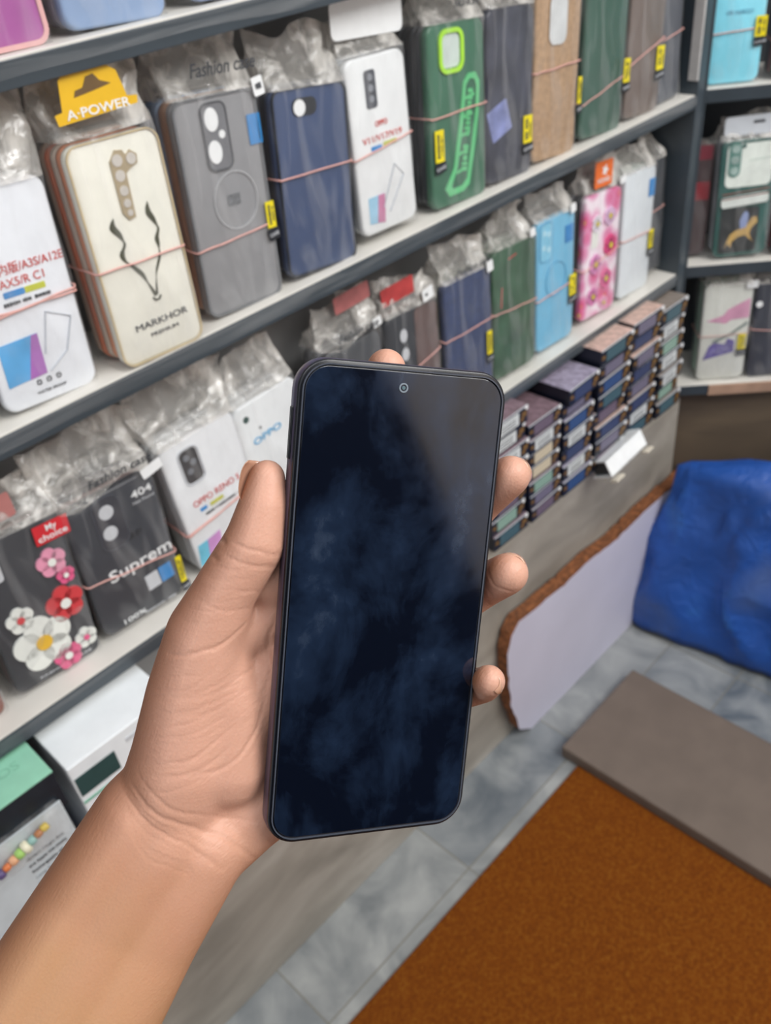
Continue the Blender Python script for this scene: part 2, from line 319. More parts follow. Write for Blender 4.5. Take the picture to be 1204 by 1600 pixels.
# middle shelf
b = Bundle('white boxed case with red model codes and a blue-purple phone picture, middle shelf left', .229, YF, S1+.001, .076, .158, -4, 'e6e9ee', rears=('dfe3e6', 'd3d6d8'), frough=.3)
b.text('国内版/A3S/A12E', 8.5, RED, 8, 102, 57); b.text('AX5/R C1', 8.5, RED, 3, 92.5, 34)
b.patch('colour_bar', -6, 85, 16, 4.5, BLU); b.patch('colour_bar', 10, 85, 16, 4.5, mat('c5c944', .4)); b.lines(2, 78.5, 36, 3, DKTX)
b.poly('phone_picture', [(-31, 20), (0, 22), (1, 53), (-30, 52)], mat('58a6dc', .4, .2, 30)); b.poly('phone_picture', [(-14, 21), (0, 22), (1, 53), (-4, 52.6)], mat('a765b4', .4, .15, 30), y=.0008)
b.part('outline_picture', tube(B(), [(mm(x), -.0006, mm(z)) for x, z in ((3, 36), (12, 66), (30, 57), (20, 33), (3, 22))], .0006, 5), mat('b9bec6', .4)); b.text('WATER PROOF', 3, DKTX, 0, 9, 24)
for k in range(3): b.ring('printed_icon', -8+8*k, 17, 3.6, 3.6, .5, DKTX, r=.001)
b.band(74, 74); b.band(70, 77); b.bag(.058, amp=.002, pinch=1.12)
b = Bundle('dark grey case edge at the far left of the middle shelf', .142, YF, S1+.001, .078, .158, -3, 'a8adb0', rears=('6d7378', '8a8d90')); b.bag(.03)
GOLD = mat('b8a88a', .35, .1, 80, metal=.3)
b = Bundle('cream case with a dark curling horn print and gold rim, middle shelf', .3245, .6025, S1+.001, .0755, .166, -2, 'e9e7da', th=.042, rears=('cf8a68', 'c8b8a8', 'd77f5f', 'bfa898'), frough=.25, fcoat=.4)
b.ring('gold_rim', 0, 83, 76.2, 166.7, 1.0, mat('cbb994', .35, .1, 80), r=.0105, y=.0012)
b.part('camera_cutout', prism(B(), [(mm(x), mm(z)) for x, z in ((0, 157), (-6, 150), (-6, 114), (-2, 108), (4, 109), (5, 140), (8, 142), (16, 145), (17, 151), (12, 155), (8, 152), (6, 156))], -.0012, .0004), GOLD)
for (x, z, r_) in ((0, 150, 4.2), (-.5, 139.5, 4.0), (-.5, 129, 3.6), (-.5, 120, 3.0), (0, 113, 2.3), (11.5, 149, 4)): b.disc('lens_hole', x, z, r_, mat('c9c3ba', .4), y=.0016)
OL = mat('43442f', .5, .15, 90)
def horn(P_, w0):
    Q_ = []
    for i in range(len(P_)-1):
        a, c, d, e = P_[max(0, i-1)], P_[i], P_[i+1], P_[min(len(P_)-1, i+2)]
        for k in range(4):
            f = k/4; Q_.append(tuple(.5*((2*c[q])+(d[q]-a[q])*f+(2*a[q]-5*c[q]+4*d[q]-e[q])*f*f+(3*c[q]-a[q]-3*d[q]+e[q])*f**3) for q in (0, 1)))
    P_ = Q_+[P_[-1]]
    L_, R_ = [], []
    for i, (x, z) in enumerate(P_):
        t = i/(len(P_)-1); ww = w0*(.15+abs(math.sin(t*math.pi*3.4))*.8)*(1-.5*t if i else .1); L_.append((x-ww, z)); R_.append((x+ww, z+1))
    return L_+R_[::-1]
b.poly('horn_print', horn([(-15, 112), (-17, 106), (-13, 99), (-11, 92), (-15, 86), (-14, 80), (-8, 73), (-3, 66), (0, 58), (4, 47)], 3.0), OL)
b.poly('horn_print', horn([(16, 116), (15, 109), (18, 102), (20, 95), (17, 89), (17, 82), (15, 74), (11, 67), (8, 60), (5, 47)], 2.6), OL)
b.part('muzzle_print', tube(B(), [(mm(x), -.0006, mm(z)) for x, z in ((1, 46.5), (3, 44), (6, 44), (8, 46.5))], .0008, 5), OL)
b.text('MARKHOR', 7.5, DKTX, 3.5, 27.5, 49, y=.0006); b.text('PREMIUM', 4, DKTX, 4, 18.5, 26, y=.0006)
ap = obj('header_card', prism(B(), [(mm(x), mm(z)) for x, z in ((-38, 181), (25, 184), (26, 189), (18, 190), (14, 207), (2, 215), (-18, 216), (-30, 208), (-33, 189), (-39, 188))], -.006, -.0055), mat('e5b522', .4, .05), b.root)
textobj('printed_text', 'A·POWER', .0085, WHT, ap, mm(-6), mm(186), -.0063, 0, mm(50), True); obj('hang_hole', prism(B(), [(mm(x), mm(z)) for x, z in ((-22, 196), (-6, 198), (8, 200), (0, 203), (-4, 208), (-10, 207), (-14, 201), (-20, 200))], -.0063, -.0061), mat('6b5230', .5), ap)
b.band(78, 77); b.bag(.046, amp=.0022, pinch=1.12)
b = Bundle('smoky grey magnetic case with a ring and two white camera holes, middle shelf', .420, YF, S1+.001, .080, .170, -4, '8b8b8d', th=.044, rears=('a9856f', '7f93ad', '5d7392'), frough=.35)
b.ring('side_frame', 0, 85, 80.5, 170.5, 2, mat('6e7073', .3), r=.0105); b.patch('camera_cutout', -3, 140, 23, 49, mat('75767a', .3, .1), r=.006, y=.0010); b.ring('camera_rim', -3, 140, 25, 51, 1.3, mat('4f5155', .3), r=.007, y=.0016)
for (x, z, rx) in ((-6, 153, 6.5), (-7, 129, 6.5), (2, 141, 3)): b.disc('lens_hole', x, z, rx, WHT, y=.0014, e=1.35 if rx > 4 else 1)
b.ring('magnetic_ring', 6, 89, 45, 47, 1.4, mat('a9aaac', .4), r=.0225, y=.0009); b.patch('printed_code', 4, 90, 13, 9, mat('6f7174', .4, .3, 300)); b.patch('blue_sticker', 35, 139, 13, 23, BLU, y=.001)
b.band(57, 63); b.tagp(37, 70, 9, 22); b.sticker(42, 170, 11, 14); b.bag(.050, amp=.002, pinch=1.1); b.header('Fashion case', 6, 189, 14, w=62)
b = Bundle('navy blue case with one oval camera hole at top left, middle shelf', .513, YF, S1+.001, .084, .156, -6, '33456a', th=.040, rears=('3c3f45', '8b8e92', '56595e'), frough=.45, fr_bump=.2)
b.patch('camera_cutout', -7, 140, 27, 14, mat('23262c', .35), r=.006, y=.0010); b.disc('lens_hole', -13, 139.5, 6.5, WHT, y=.0014); b.ring('dark_edge', 0, 78, 84.4, 156.4, 1.8, mat('20242c', .35), r=.0102); b.band(86, 89); b.bag(.044, amp=.0026, pinch=1.05)
b = Bundle('white boxed case with a black camera block and red print, right of the navy case', .606, YF, S1+.009, .076, .154, -1.5, 'e4e6e6', rears=('d5d8da', 'c8cbcd', 'b9bdc0'), frough=.3)
b.patch('camera_print', -9, 127, 14, 32, mat('4a4d55', .3, .2, 100), r=.003)
for k in range(3): b.disc('lens_print', -9, 137-9*k, 3, mat('8b8f96', .3), y=.001)
b.text('OPPO', 7, RED, 0, 97, 16, bold=True); b.text('V11/V17/V19', 8, RED, 0, 85, 52); b.patch('colour_bar', -9, 77, 14, 4, BLU); b.patch('colour_bar', 9, 78, 18, 4, mat('b9c05a', .4))
b.poly('phone_picture', [(-28, 11), (-8, 8), (-5, 35), (-27, 35)], mat('9bc6de', .4, .15)); b.poly('phone_picture', [(-18, 10), (-8, 8), (-5, 35), (-14, 35)], mat('c07a9c', .4, .15), y=.0008)
b.part('outline_picture', tube(B(), [(mm(x), -.0006, mm(z)) for x, z in ((-8, 22), (12, 58), (23, 46), (0, 16))], .0006, 5), mat('b9bec6', .4)); b.band(72, 81); b.bag(.03)
obj('header_card', prism(B(), rrect(.002, .183, .088, .030, .006, 4, R(-3)), .006, .0066), WHT, b.root)
GRN = mat('386b50', .45, .1, 40)
b = Bundle('dark green case with a bright lime camera ring and pale green hand print, middle shelf', .711, YF, S1+.001, .084, .168, -4, '36684f', th=.044, rears=('33373c', '2c2f35', '3a3d42', '54585c'), frough=.35)
b.ring('lime_camera_rim', -9, 144, 36, 39, 4.2, mat('a8e03c', .35, .05), r=.011, y=.0022); b.patch('camera_window', -9, 144, 26, 29, mat('c9d6cf', .3), r=.006)
LG = mat('5fbf7e', .4, .06, 60)
b.part('hand_print', ringp(B(), [(mm(x), mm(z)) for x, z in ((8, 114), (16, 121), (27, 121), (33, 112), (31, 84), (24, 52), (14, 16), (4, 11), (-18, 10), (-24, 18), (-10, 36), (2, 84))], [(mm(x), mm(z)) for x, z in ((12, 111), (18, 116), (25, 115), (28, 108), (26, 84), (18, 52), (10, 22), (3, 17), (-12, 16), (-14, 20), (-4, 36), (8, 84))], -.001, .0003), LG)
for k in range(5): b.patch('hand_print', 18-5*k*.8, 100-17*k, 15, 3, LG, rot=10)
b.lines(12, 66, 84, 9, LG, rot=80)
b.tagp(-33, 62, 13, 30); b.band(88, 91); b.bag(.03); b.header('FASHION', 4, 183, 9, w=34)
b = Bundle('black camouflage case beside the lime-ringed green one, middle shelf', .794, YF, S1+.001, .078, .166, -5, mat('3c3e4a', .4, .5, 26), rears=('2f3136', '3d3f44')); b.patch('blue_patch', -18, 62, 34, 32, mat('7f88b8', .4, .4, 40), rot=20); b.tagp(28, 47, 15, 28); b.bag(.03, amp=.003)
b = Bundle('tan woven-texture case with a pale camera window, middle shelf', .876, YF, S1+.001, .082, .172, -6, mat('a98a6a', .6, .18, 160, bump=.6), rears=('75624f', '5c5148')); b.patch('camera_cutout', -2, 140, 32, 48, mat('cfd2d2', .3), r=.010, y=.001); b.ring('camera_rim', -2, 140, 34, 50, 1.2, mat('94795c', .4), r=.011); b.band(91, 97); b.tagp(42, 66, 7, 28); b.bag(.03)
b = Bundle('plain dark green case right of the tan one, middle shelf', .972, YF, S1+.001, .086, .165, -6, '35584a', rears=('3c4a44', '55605b'), frough=.3); b.band(38, 62); b.tagp(45, 66, 13, 26); b.bag(.03, amp=.003)
b = Bundle('brown-grey case under creased film, middle shelf', 1.064, YF, S1+.001, .078, .162, -5, '6f625b', rears=('5a524d', '4c4743'), frough=.3); b.tagp(31, 62, 17, 27); b.band(60, 84); b.bag(.03, amp=.0035)
b = Bundle('slate grey case at the corner end of the middle shelf', 1.1335, YF+.004, S1+.001, .058, .158, 0, '545860', rears=('4a4d52', '5d6065'), frough=.3); b.band(74, 80); b.bag(.03, amp=.003)
# lower shelf
YL_ = .626
b = Bundle('brown case edge at the far left of the lower shelf', .058, YL_, S2+.001, .078, .150, -4, '8a5a4e', rears=('9b8b86', '6b6460')); b.bag(.03, amp=.003)
b = Bundle('black case with coloured flower decorations and a red My choice tag, lower shelf', .151, YL_, S2+.002, .082, .152, -4.5, '2e3036', th=.04, rears=('7b6a66', '8d8c8c', '5c5d60'), frough=.35)
def flower(b, cx, cz, r_, pm, cm, n=5):
    for k in range(n):
        a = 2*math.pi*k/n+.4; b.disc('flower_petal', cx+r_*.55*math.cos(a), cz+r_*.55*math.sin(a), r_*.5, pm, y=.0022, t=.0025)
    b.disc('flower_centre', cx, cz, r_*.28, cm, y=.003, t=.003)
PKK = mat('e0608c', .4, .05); WPT = mat('e9ebe4', .4, .03); RPT = mat('cf4348', .4, .05); YPT = mat('e0b23a', .4)
flower(b, -6, 40, 26, WPT, YPT); flower(b, 22, 66, 17, RPT, WPT); flower(b, -18, 72, 12, WPT, RPT); flower(b, 10, 14, 13, PKK, WPT); flower(b, 30, 22, 10, WPT, PKK); flower(b, 22, 110, 13, mat('e79ab4', .4), WPT); flower(b, 30, 92, 8, PKK, WPT)
b.patch('red_tag', 30, 139, 31, 18, mat('cf2f38', .4), y=.003); b.text('My', 8, WHT, 30, 143, bold=True, y=.0034); b.text('choice', 8, WHT, 30, 135, 26, bold=True, y=.0034); b.patch('camera_cutout', -22, 124, 8, 20, SILV, r=.003, y=.001)
b.text('FASHION CASE', 3, SILV, 6, 6, 50); b.bag(.045, amp=.003)
obj('red_header_strip', prism(B(), rrect(-.018, .172, .055, .022, .002, 3, R(4)), .004, .0045), mat('b87a76', .4), b.root); b.header('AX', -22, 164, 7, DKTX)
b = Bundle('black case with large white lettering, 404 and two round lens holes, lower shelf', .243, YL_-.002, S2+.004, .088, .140, -2, '2c2f37', th=.044, rears=('8a7674', '3a3c42', '6d6a6c', '2e3036'), frough=.35)
b.patch('camera_cutout', -6, 110, 26, 52, mat('30333c', .3), r=.009, y=.0008); b.ring('camera_rim', -6, 110, 28, 54, .8, mat('454954', .3), r=.010)
b.disc('lens_hole', -7, 122, 7, SILV, y=.0012); b.disc('lens_hole', -9, 101, 7, SILV, y=.0012)
b.text('404', 10, WHT, 30, 124, 21, bold=True); b.text('Not Found', 4, SILV, 30, 116, 22); b.text('Suprem', 17, WHT, 10, 58, 66, bold=True, rot=1); b.text('100%', 7, WHT, -13, 6, 24, bold=True); b.lines(16, 3, 34, 2, SILV)
b.text('A 2F', 8, mat('15161a', .4), 5, 87, 30, y=.0005); b.patch('white_sticker', 15, 32, 14, 17, SILV, rot=3, y=.0014); b.patch('blue_sticker', 30, 33, 14, 17, BLU, rot=3, y=.0014)
b.band(62, 49); b.tagp(44, 28, 6, 30); b.bag(.056, amp=.0028, fold=1, pinch=1.15); b.header('Fashion case', 12, 158, 11, w=62); b.sticker(44, 142, 22, 10, 12, '')
b = Bundle('white boxed case with red lettering and a dark camera block, lower shelf beside the thumb', .354, YL_, S2+.006, .086, .146, 3, 'e4e6e8', rears=('d5d8da', 'c8cbcd'), frough=.3)
b.patch('camera_print', -15, 117, 19, 35, mat('3e3c3e', .3, .3, 100), r=.005); b.ring('camera_rim', -15, 117, 23, 39, .8, mat('b8bcc2', .4), r=.007)
for x, z in ((-18, 127), (-12, 120), (-18, 112)): b.disc('lens_print', x, z, 3.2, mat('777a80', .3), y=.001)
b.text('OPPO RENO 5', 9.5, RED, 1, 77, 56); b.patch('colour_bar', -18, 68, 8, 4, BLU); b.patch('colour_bar', -2, 67.5, 16, 4, mat('c4c33c', .4)); b.lines(2, 61, 40, 3, DKTX)
b.poly('phone_picture', [(-42, 10), (-22, 10), (-18, 34), (-38, 34)], mat('66b9d2', .4, .15)); b.poly('phone_picture', [(-30, 10), (-14, 10), (-10, 36), (-26, 34)], mat('c58ac4', .4, .15), y=.0008); b.band(52, 58); b.band(50, 60); b.bag(.056, amp=.0028, pinch=1.12)
b = Bundle('white boxed case with blue lettering between the thumb tip and the held phone', .436, YL_, S2+.006, .080, .146, 3, 'e2e5e6', rears=('d5d8da', 'c8cbcd'), frough=.3)
b.disc('lens_print', -27, 131, 3.4, mat('35514c', .3)); b.text('OPPO', 10, mat('4aa8d8', .4), -8, 104, 36, bold=True, rot=3); b.disc('lens_print', -14, 115, 1.4, DKTX); b.bag(.04, amp=.003)
b = Bundle('charcoal case behind the top edge of the held phone, lower shelf', .545, YL_, S2+.001, .082, .152, -2, '404246', rears=('6d6f72', '4c4e52')); b.bag(.048, amp=.003, fold=1); b.header('Fashion case', 2, 166, 12, w=56); b.sticker(34, 163, 13, 10, 10, '')
obj('red_header_strip', prism(B(), rrect(.012, .195, .050, .018, .002, 3, R(4)), .006, .0065), mat('b06a68', .4, .2), b.root)
b = Bundle('black case with a brown side panel and two lens holes above the raised index finger', .628, YL_-.004, S2+.001, .082, .156, -3, '26292f', rears=('6a5852', '4c4e52'), frough=.35)
b.patch('brown_panel', 22, 78, 36, 152, mat('63504c', .4, .15), r=.006, y=.0006); b.disc('lens_hole', -15, 130, 5.5, SILV, y=.001, e=1.4); b.disc('lens_hole', -14, 108, 5.5, SILV, y=.001, e=1.4); b.band(75, 97); b.tagp(27, 62, 6, 22); b.bag(.04, amp=.0035); b.sticker(24, 166, 17, 14, 10, 'M12')
obj('red_header_strip', prism(B(), rrect(-.012, .178, .050, .020, .002, 3, R(4)), .006, .0065), mat('b5403f', .4, .2), b.root)
b = Bundle('navy fabric-look case left of the green one, lower shelf', .722, YL_-.006, S2+.001, .083, .160, -2.7, mat('2e3c60', .55, .2, 120), rears=('7d8078', '5c5f58'), th=.04); b.band(93, 96); b.tagp(33, 66, 9, 30); b.bag(.04, amp=.003); b.header('Fashion case', 0, 172, 9, w=60); b.sticker(36, 160, 11, 13, 8, '')
b = Bundle('dark green case under shiny creased film, lower shelf', .808, YL_-.006, S2+.003, .084, .164, -3.5, mat('35563f', .4, .3, 30), rears=('5d6d5f', '8a948b'), th=.04); b.patch('red_mark', -5, 150, 16, 1.2, RPT, rot=10); b.patch('red_mark', -26, 105, 1.4, 26, RPT, rot=-4); b.band(88, 84); b.bag(.036, amp=.004); b.sticker(30, 170, 10, 10, 8, '')
b = Bundle('light blue case with camera print and magnetic ring, lower shelf', .895, YL_-.006, S2+.003, .080, .170, -2.6, '72b7d8', rears=('505257', '6f7276'), frough=.3)
b.patch('camera_print', -22, 143, 24, 46, mat('83c6e2', .3), r=.006, y=.0008); b.ring('camera_rim', -22, 143, 26, 48, 1.2, mat('4f9cc4', .3), r=.007, y=.001)
for x, z in ((-26, 155), (-17, 152), (-27, 137), (-17, 133)): b.disc('lens_print', x, z, 3.6, mat('b5dfee', .3), y=.0012)
b.ring('magnetic_ring', 0, 90, 44, 46, 1.2, mat('5aa6cc', .3), r=.022); b.patch('blue_sticker', 27, 141, 17, 22, BLU, y=.001); b.tagp(34, 72, 14, 28); b.band(72, 77); b.bag(.03); b.sticker(30, 172, 11, 11, 8, '')
def flower_mat():
    m = bpy.data.materials.new('flower_print'); m.use_nodes = True; n = m.node_tree.nodes; L = m.node_tree.links; b_ = n['Principled BSDF']
    t_ = n.new('ShaderNodeTexCoord'); v = n.new('ShaderNodeTexVoronoi'); v.inputs['Scale'].default_value = 38; L.new(t_.outputs['Object'], v.inputs['Vector'])
    r_ = n.new('ShaderNodeValToRGB'); e = r_.color_ramp; e.elements[0].position = .0; e.elements[0].color = hexc('cdbb3a'); e.elements[1].position = .75; e.elements[1].color = hexc('f0e2ea')
    k = e.elements.new(.2); k.color = hexc('d6457f'); k = e.elements.new(.5); k.color = hexc('dd8fb6'); L.new(v.outputs['Distance'], r_.inputs[0]); L.new(r_.outputs[0], b_.inputs['Base Color']); b_.inputs['Roughness'].default_value = .35
    return m
b = Bundle('pink flower-printed case under an orange hang tag, lower shelf', .995, YL_-.006, S2+.005, .084, .166, -5, flower_mat(), rears=('3c3c40', '77787c'))
for x, z, r_, c in ((-16, 128, 11, 'e9e1ea'), (14, 132, 12, 'dcb7d6'), (20, 92, 14, 'd8347a'), (-14, 74, 13, 'd98abd'), (14, 48, 13, 'df5c96'), (-16, 30, 12, 'd27fb0'), (12, 14, 9, 'e5a8c6')): flower(b, x, z, r_, mat(c, .35, .06), mat('cdbb3a', .4), 6)
b.patch('white_patch', -18, 110, 16, 26, WPT, y=.0008)
oc = obj('header_card', prism(B(), rrect(-.010, .190, .040, .032, .002, 3), -.003, -.0025), mat('e8702c', .4, .05), b.root); textobj('printed_text', 'HONO', .008, WHT, oc, -.010, .182, -.0034, 0, .028, True)
obj('printed_flower', prism(B(), [(-.008+.005*(1+.4*math.cos(5*a))*math.cos(a), .194+.005*(1+.4*math.cos(5*a))*math.sin(a)) for a in [2*math.pi*k/30 for k in range(30)]], -.0034, -.003), WHT, oc)
b.band(70, 86); b.bag(.045, amp=.002); b.sticker(36, 174, 13, 9, 10, '')
b = Bundle('plain white case with a small blue sticker, lower shelf', 1.088, YL_-.006, S2+.001, .078, .172, -3.5, 'd8dee2', rears=('b9c6c0', 'a5b0ac'), frough=.3); b.patch('blue_sticker', 30, 142, 15, 24, BLU, y=.001); b.tagp(34, 70, 11, 26); b.band(84, 82); b.bag(.03)
b = Bundle('dark grey case beside the corner post, lower shelf', 1.148, YL_, S2+.012, .044, .160, 0, '3e4146', rears=('4a4d52', '5d6065')); b.band(88, 90); b.bag(.04, amp=.003)
# side rack
def SB(label, s, z, w, h, rot, front, **k): return Bundle(label, s, k.pop('y', .014), z, w, h, rot, front, mw=SM, **k)
b = SB('bright cyan case on the upper corner shelf', .037, S1+.003, .070, .160, 0, '86dcf0', rears=('3c5a86', '3a6a9c'), frough=.3, fcoat=.3); b.text('OR NARZO', 7, mat('4f98b4', .4), 2, 84, 34); b.band(61, 64); b.tagp(30, 66, 14, 24); b.bag(.02)
b = SB('dark olive case right of the cyan one on the corner shelf', .125, S1+.003, .072, .160, 0, '5b5f55', rears=('7a4a4a', '55585a')); b.band(45, 50); b.bag(.02, amp=.003)
b = SB('mint and white case with a framed horse rider emblem on black, corner shelf', .081, S2+.008, .076, .168, 1.5, '2a5c56', rears=('cfd4da', '9aa0a4'), frough=.3)
b.patch('white_panel', 2, 133, 64, 60, mat('eaf2ea', .3), r=.008, y=.0012); b.patch('camera_island', -19, 142, 17, 48, mat('5c8a80', .3), r=.008, y=.0022)
for k in range(3): b.disc('lens_hole', -19, 157-15*k, 5.6, mat('9db4ae', .3, .2), y=.0028)
b.disc('lens_hole', -8, 160, 3, mat('335e58', .3), y=.0028); b.patch('crease_line', 18, 140, 34, .8, mat('9fb6aa', .3), y=.0016, rot=3)
b.patch('folded_flap', 0, 84, 66, 14, mat('dfe6e0', .3), r=.004, y=.004, t=.004, rot=4); b.patch('stripe', 0, 90, 66, 1.6, mat('8a5048', .4), y=.0045, rot=4); b.patch('stripe', 0, 97, 66, 1.6, mat('8a5048', .4), y=.0045, rot=4)
b.patch('emblem_panel', -4, 40, 54, 66, mat('2a2f30', .3, .2), r=.004, y=.0014)
OG = mat('c2a05c', .4, .15)
b.poly('horse_rider_emblem', [(-22, 14), (-20, 24), (-16, 34), (-8, 40), (0, 42), (8, 48), (14, 58), (20, 58), (22, 50), (14, 42), (12, 34), (16, 24), (20, 20), (12, 26), (6, 32), (-4, 30), (-12, 24), (-14, 14), (-18, 22)], OG, y=.0020)
b.poly('horse_rider_emblem', [(-2, 42), (-4, 54), (0, 64), (4, 68), (8, 64), (8, 54), (6, 44)], mat('8a9cc8', .4), y=.0024)
b.bag(.030, amp=.002, bulge=.004); b.header('', 0, 0, 1)
obj('header_card', prism(B(), rrect(.004, .186, .080, .026, .005, 4), .002, .0028), mat('ccd2d8', .35, .05), b.root); obj('hang_hole', prism(B(), rrect(.010, .190, .016, .004, .002, 3), .0012, .0018), mat('55595e', .5), b.root)
b = SB('dark red case standing sideways in the corner by the post', .020, S2+.008, .030, .160, 0, '3a2428', rears=('6a2830', '40282c'), y=.03); b.patch('red_patch', 0, 96, 24, 26, mat('8a1f2c', .4)); b.patch('red_patch', 0, 150, 24, 20, mat('7a1c30', .4)); b.bag(.01)
b = SB('black case cut by the right frame edge, middle corner shelf', .166, S2+.005, .074, .160, 1, '33363a', rears=('7a3038', '55585a')); b.bag(.03, amp=.003)
b = SB('case with pink and purple artwork under a crumpled bag, bottom corner shelf', .079, -.7725, .074, .163, .5, 'd2d4cc', rears=('98b3a0', 'a9c0ae', '8ea795'), th=.046, frough=.35)
b.poly('pink_artwork', [(-30, 104), (-5, 112), (2, 122), (34, 138), (35, 106), (8, 104), (0, 98)], mat('d79bb8', .4, .15, 40)); b.poly('purple_artwork', [(-30, 36), (18, 48), (17, 68), (6, 72), (2, 62), (-14, 66), (-22, 60)], mat('655c98', .4, .3, 80), y=.0006)
b.text('ADS', 12, mat('8a86b4', .4), -4, 52, 30, rot=8, bold=True); b.poly('grey_streak', [(-20, 68), (10, 82), (34, 100), (34, 94), (14, 80), (-10, 66)], mat('7d8a84', .4), y=.0009); b.band(78, 80, .0006); b.tagp(28, 66, 12, 26); b.bag(.042, amp=.004, fold=1, bulge=.003); b.sticker(33, 162, 17, 12, 0, '')
b = SB('black case bound with a pink band at the right end of the bottom corner shelf', .160, -.7725, .076, .160, 1, '2f3440', rears=('4a4d55', '6f7276'), th=.04); b.disc('lens_hole', 14, 112, 8, SILV, y=.001); b.disc('lens_hole', 14, 140, 8, SILV, y=.001); b.band(86, 74); b.bag(.035, amp=.003); b.disc('round_sticker', -32, 128, 5, WHT, y=.003)

# ------------------------------------------------------------------ stacked accessory boxes
TOPM = {'lavender': mat('9b93a6', .35, .35, 14), 'peach': mat('c4a79a', .4, .3, 14), 'taupe': mat('8a8078', .4, .2, 14), 'mauve': mat('806a72', .4, .3, 14)}
SIDEM = mat('161b2a', .4, .3, 40); ENDG = mat('7a5a2c', .4, .8, 120)
LABM = {'white': mat('d4d8d8', .4, .05), 'navy': mat('3a4466', .4, .4, 90), 'violet': mat('716c80', .4, .35, 90), 'teal': mat('44606a', .4, .35, 90), 'mint': mat('88a698', .4, .3, 90), 'blue': mat('36507e', .4, .4, 90), 'cream': mat('cbbfa6', .4, .1), 'plum': mat('6d5f6e', .4, .35, 90)}
ORD = ['bottom', 'second from bottom', 'third from bottom', 'fourth from bottom', 'fifth from bottom', 'sixth from bottom', 'seventh from bottom', 'topmost']
PROTO = {}
def glass_box(w, h, d, lab, top):
    """flat accessory box, seen from its narrow end; origin at the bottom middle of that end"""
    k = (lab, top)
    if k not in PROTO:
        r_ = bpy.data.objects.new('accessory_box', None); r_.empty_display_size = .02
        def ch(n, bm, m, p): o = obj(n, bm, m, p); return o
        COL.objects.link(r_)
        bd_ = ch('box_body', box(B(), -.5, .5, 0, 1, 0, 1), SIDEM, r_)
        ch('top_print', box(B(), -.498, .498, 0.005, .99, 1, 1.02), TOPM[top], bd_)
        ch('end_label', box(B(), -.34, .24, -.006, 0, .14, .84), LABM[lab], bd_)
        for i, (x, z, s_) in enumerate(((.40, .55, .07), (.34, .3, .05), (-.42, .5, .05))): ch('gold_mark', box(B(), x-s_, x+s_, -.004, 0, z-s_*2.2, z+s_*2.2), ENDG, bd_)
        ch('light_edge', box(B(), -.5, .5, -.006, 0, .95, 1.02), SILV, bd_)
        ch('seal_sticker', prism(B(), [(.455+.04*math.cos(a), .90+.14*math.sin(a)) for a in [2*math.pi*q/12 for q in range(12)]], -.012, -.006), WHT, bd_)
        if lab == 'white':
            for q in range(3): ch('printed_line', box(B(), -.26, .14, -.009, -.006, .28+.16*q, .32+.16*q), DKTX, bd_)
        PROTO[k] = r_; src = r_; r = r_
    else:
        src = PROTO[k]; r = src.copy(); COL.objects.link(r)
        for c in src.children:
            c2 = c.copy(); COL.objects.link(c2); c2.parent = r
            for g in c.children: g2 = g.copy(); COL.objects.link(g2); g2.parent = c2
    for c in r.children: c.scale = (w, d, h)
    return r
# (x0, x1, top height, number of boxes, top colour, labels from bottom, description)
BX = [(.702, .776, -.584, 8, 'mauve', 'teal mint plum violet cream white white white'.split(), 'stack nearest the phone, above the fingers'),
      (.779, .851, -.622, 7, 'mauve', 'plum violet mint cream cream white plum'.split(), 'low stack with a dull mauve lid'),
      (.854, .927, -.603, 7, 'lavender', 'blue white navy white blue violet navy'.split(), 'stack with a shiny lavender lid'),
      (.931, 1.014, -.581, 8, 'peach', 'plum violet navy plum teal blue violet teal'.split(), 'peach-lidded stack right of the lavender one'),
      (1.018, 1.098, -.580, 8, 'peach', 'teal white navy violet navy violet navy violet'.split(), 'second peach-lidded stack'),
      (1.104, 1.176, -.596, 7, 'taupe', 'teal mint white white mint white teal'.split(), 'stack in the corner by the side rack')]
for (x0, x1, top, n, tcol, labs, desc) in BX:
    h = (top+.7795)/n; jx = 0
    for i in range(n):
        jx = random.uniform(-.0025, .0025) if i < n-1 else 0
        o = glass_box(x1-x0-.003, h-.0008, .115, labs[i], tcol); y = .575+random.uniform(-.003, .004)
        if tcol in ('lavender',) and i == n-1: y -= .010
        if tcol == 'peach' and i == n-1 and x0 < 1: y -= .004
        o.location = ((x0+x1)/2+jx, y, -.7795+i*h); o.rotation_euler = (0, 0, R(random.uniform(-1.2, 1.2)))
        tag(o, '%s-labelled flat box, %s in the %s' % (labs[i], ORD[i] if i < n-1 else ORD[7], desc), 'box', 'flat accessory boxes stacked under the lower shelf')
# tilted white box hanging over the ledge
t = empty('tilted_box', Matrix.Translation((.985, .566, -.7795)) @ Matrix.Rotation(R(-4), 4, 'Y') @ Matrix.Rotation(R(-28), 4, 'X'), 'white open-ended box tipping over the ledge below the flat boxes', 'box')
bm = B(); P4 = [(-.045, -.022), (.045, -.022), (.045, .0), (-.045, .0)]
bm = box(B(), -.047, .047, -.020, -.018, -.008, .020); box(bm, -.047, .047, -.020, .016, .018, .020); box(bm, -.047, .047, -.020, .016, -.008, -.006)
obj('card_shell', bm, WHT, t); obj('inner_tray', box(B(), -.042, .044, -.015, .014, -.004, .016), BLK, t)
obj('paper_flap', box(B(), -.052, -.032, -.030, -.018, -.014, -.011), mat('d6cdbb', .5, .05), t); obj('paper_flap', box(B(), .030, .046, -.030, -.018, -.014, -.011), mat('d6cdbb', .5, .05), t)
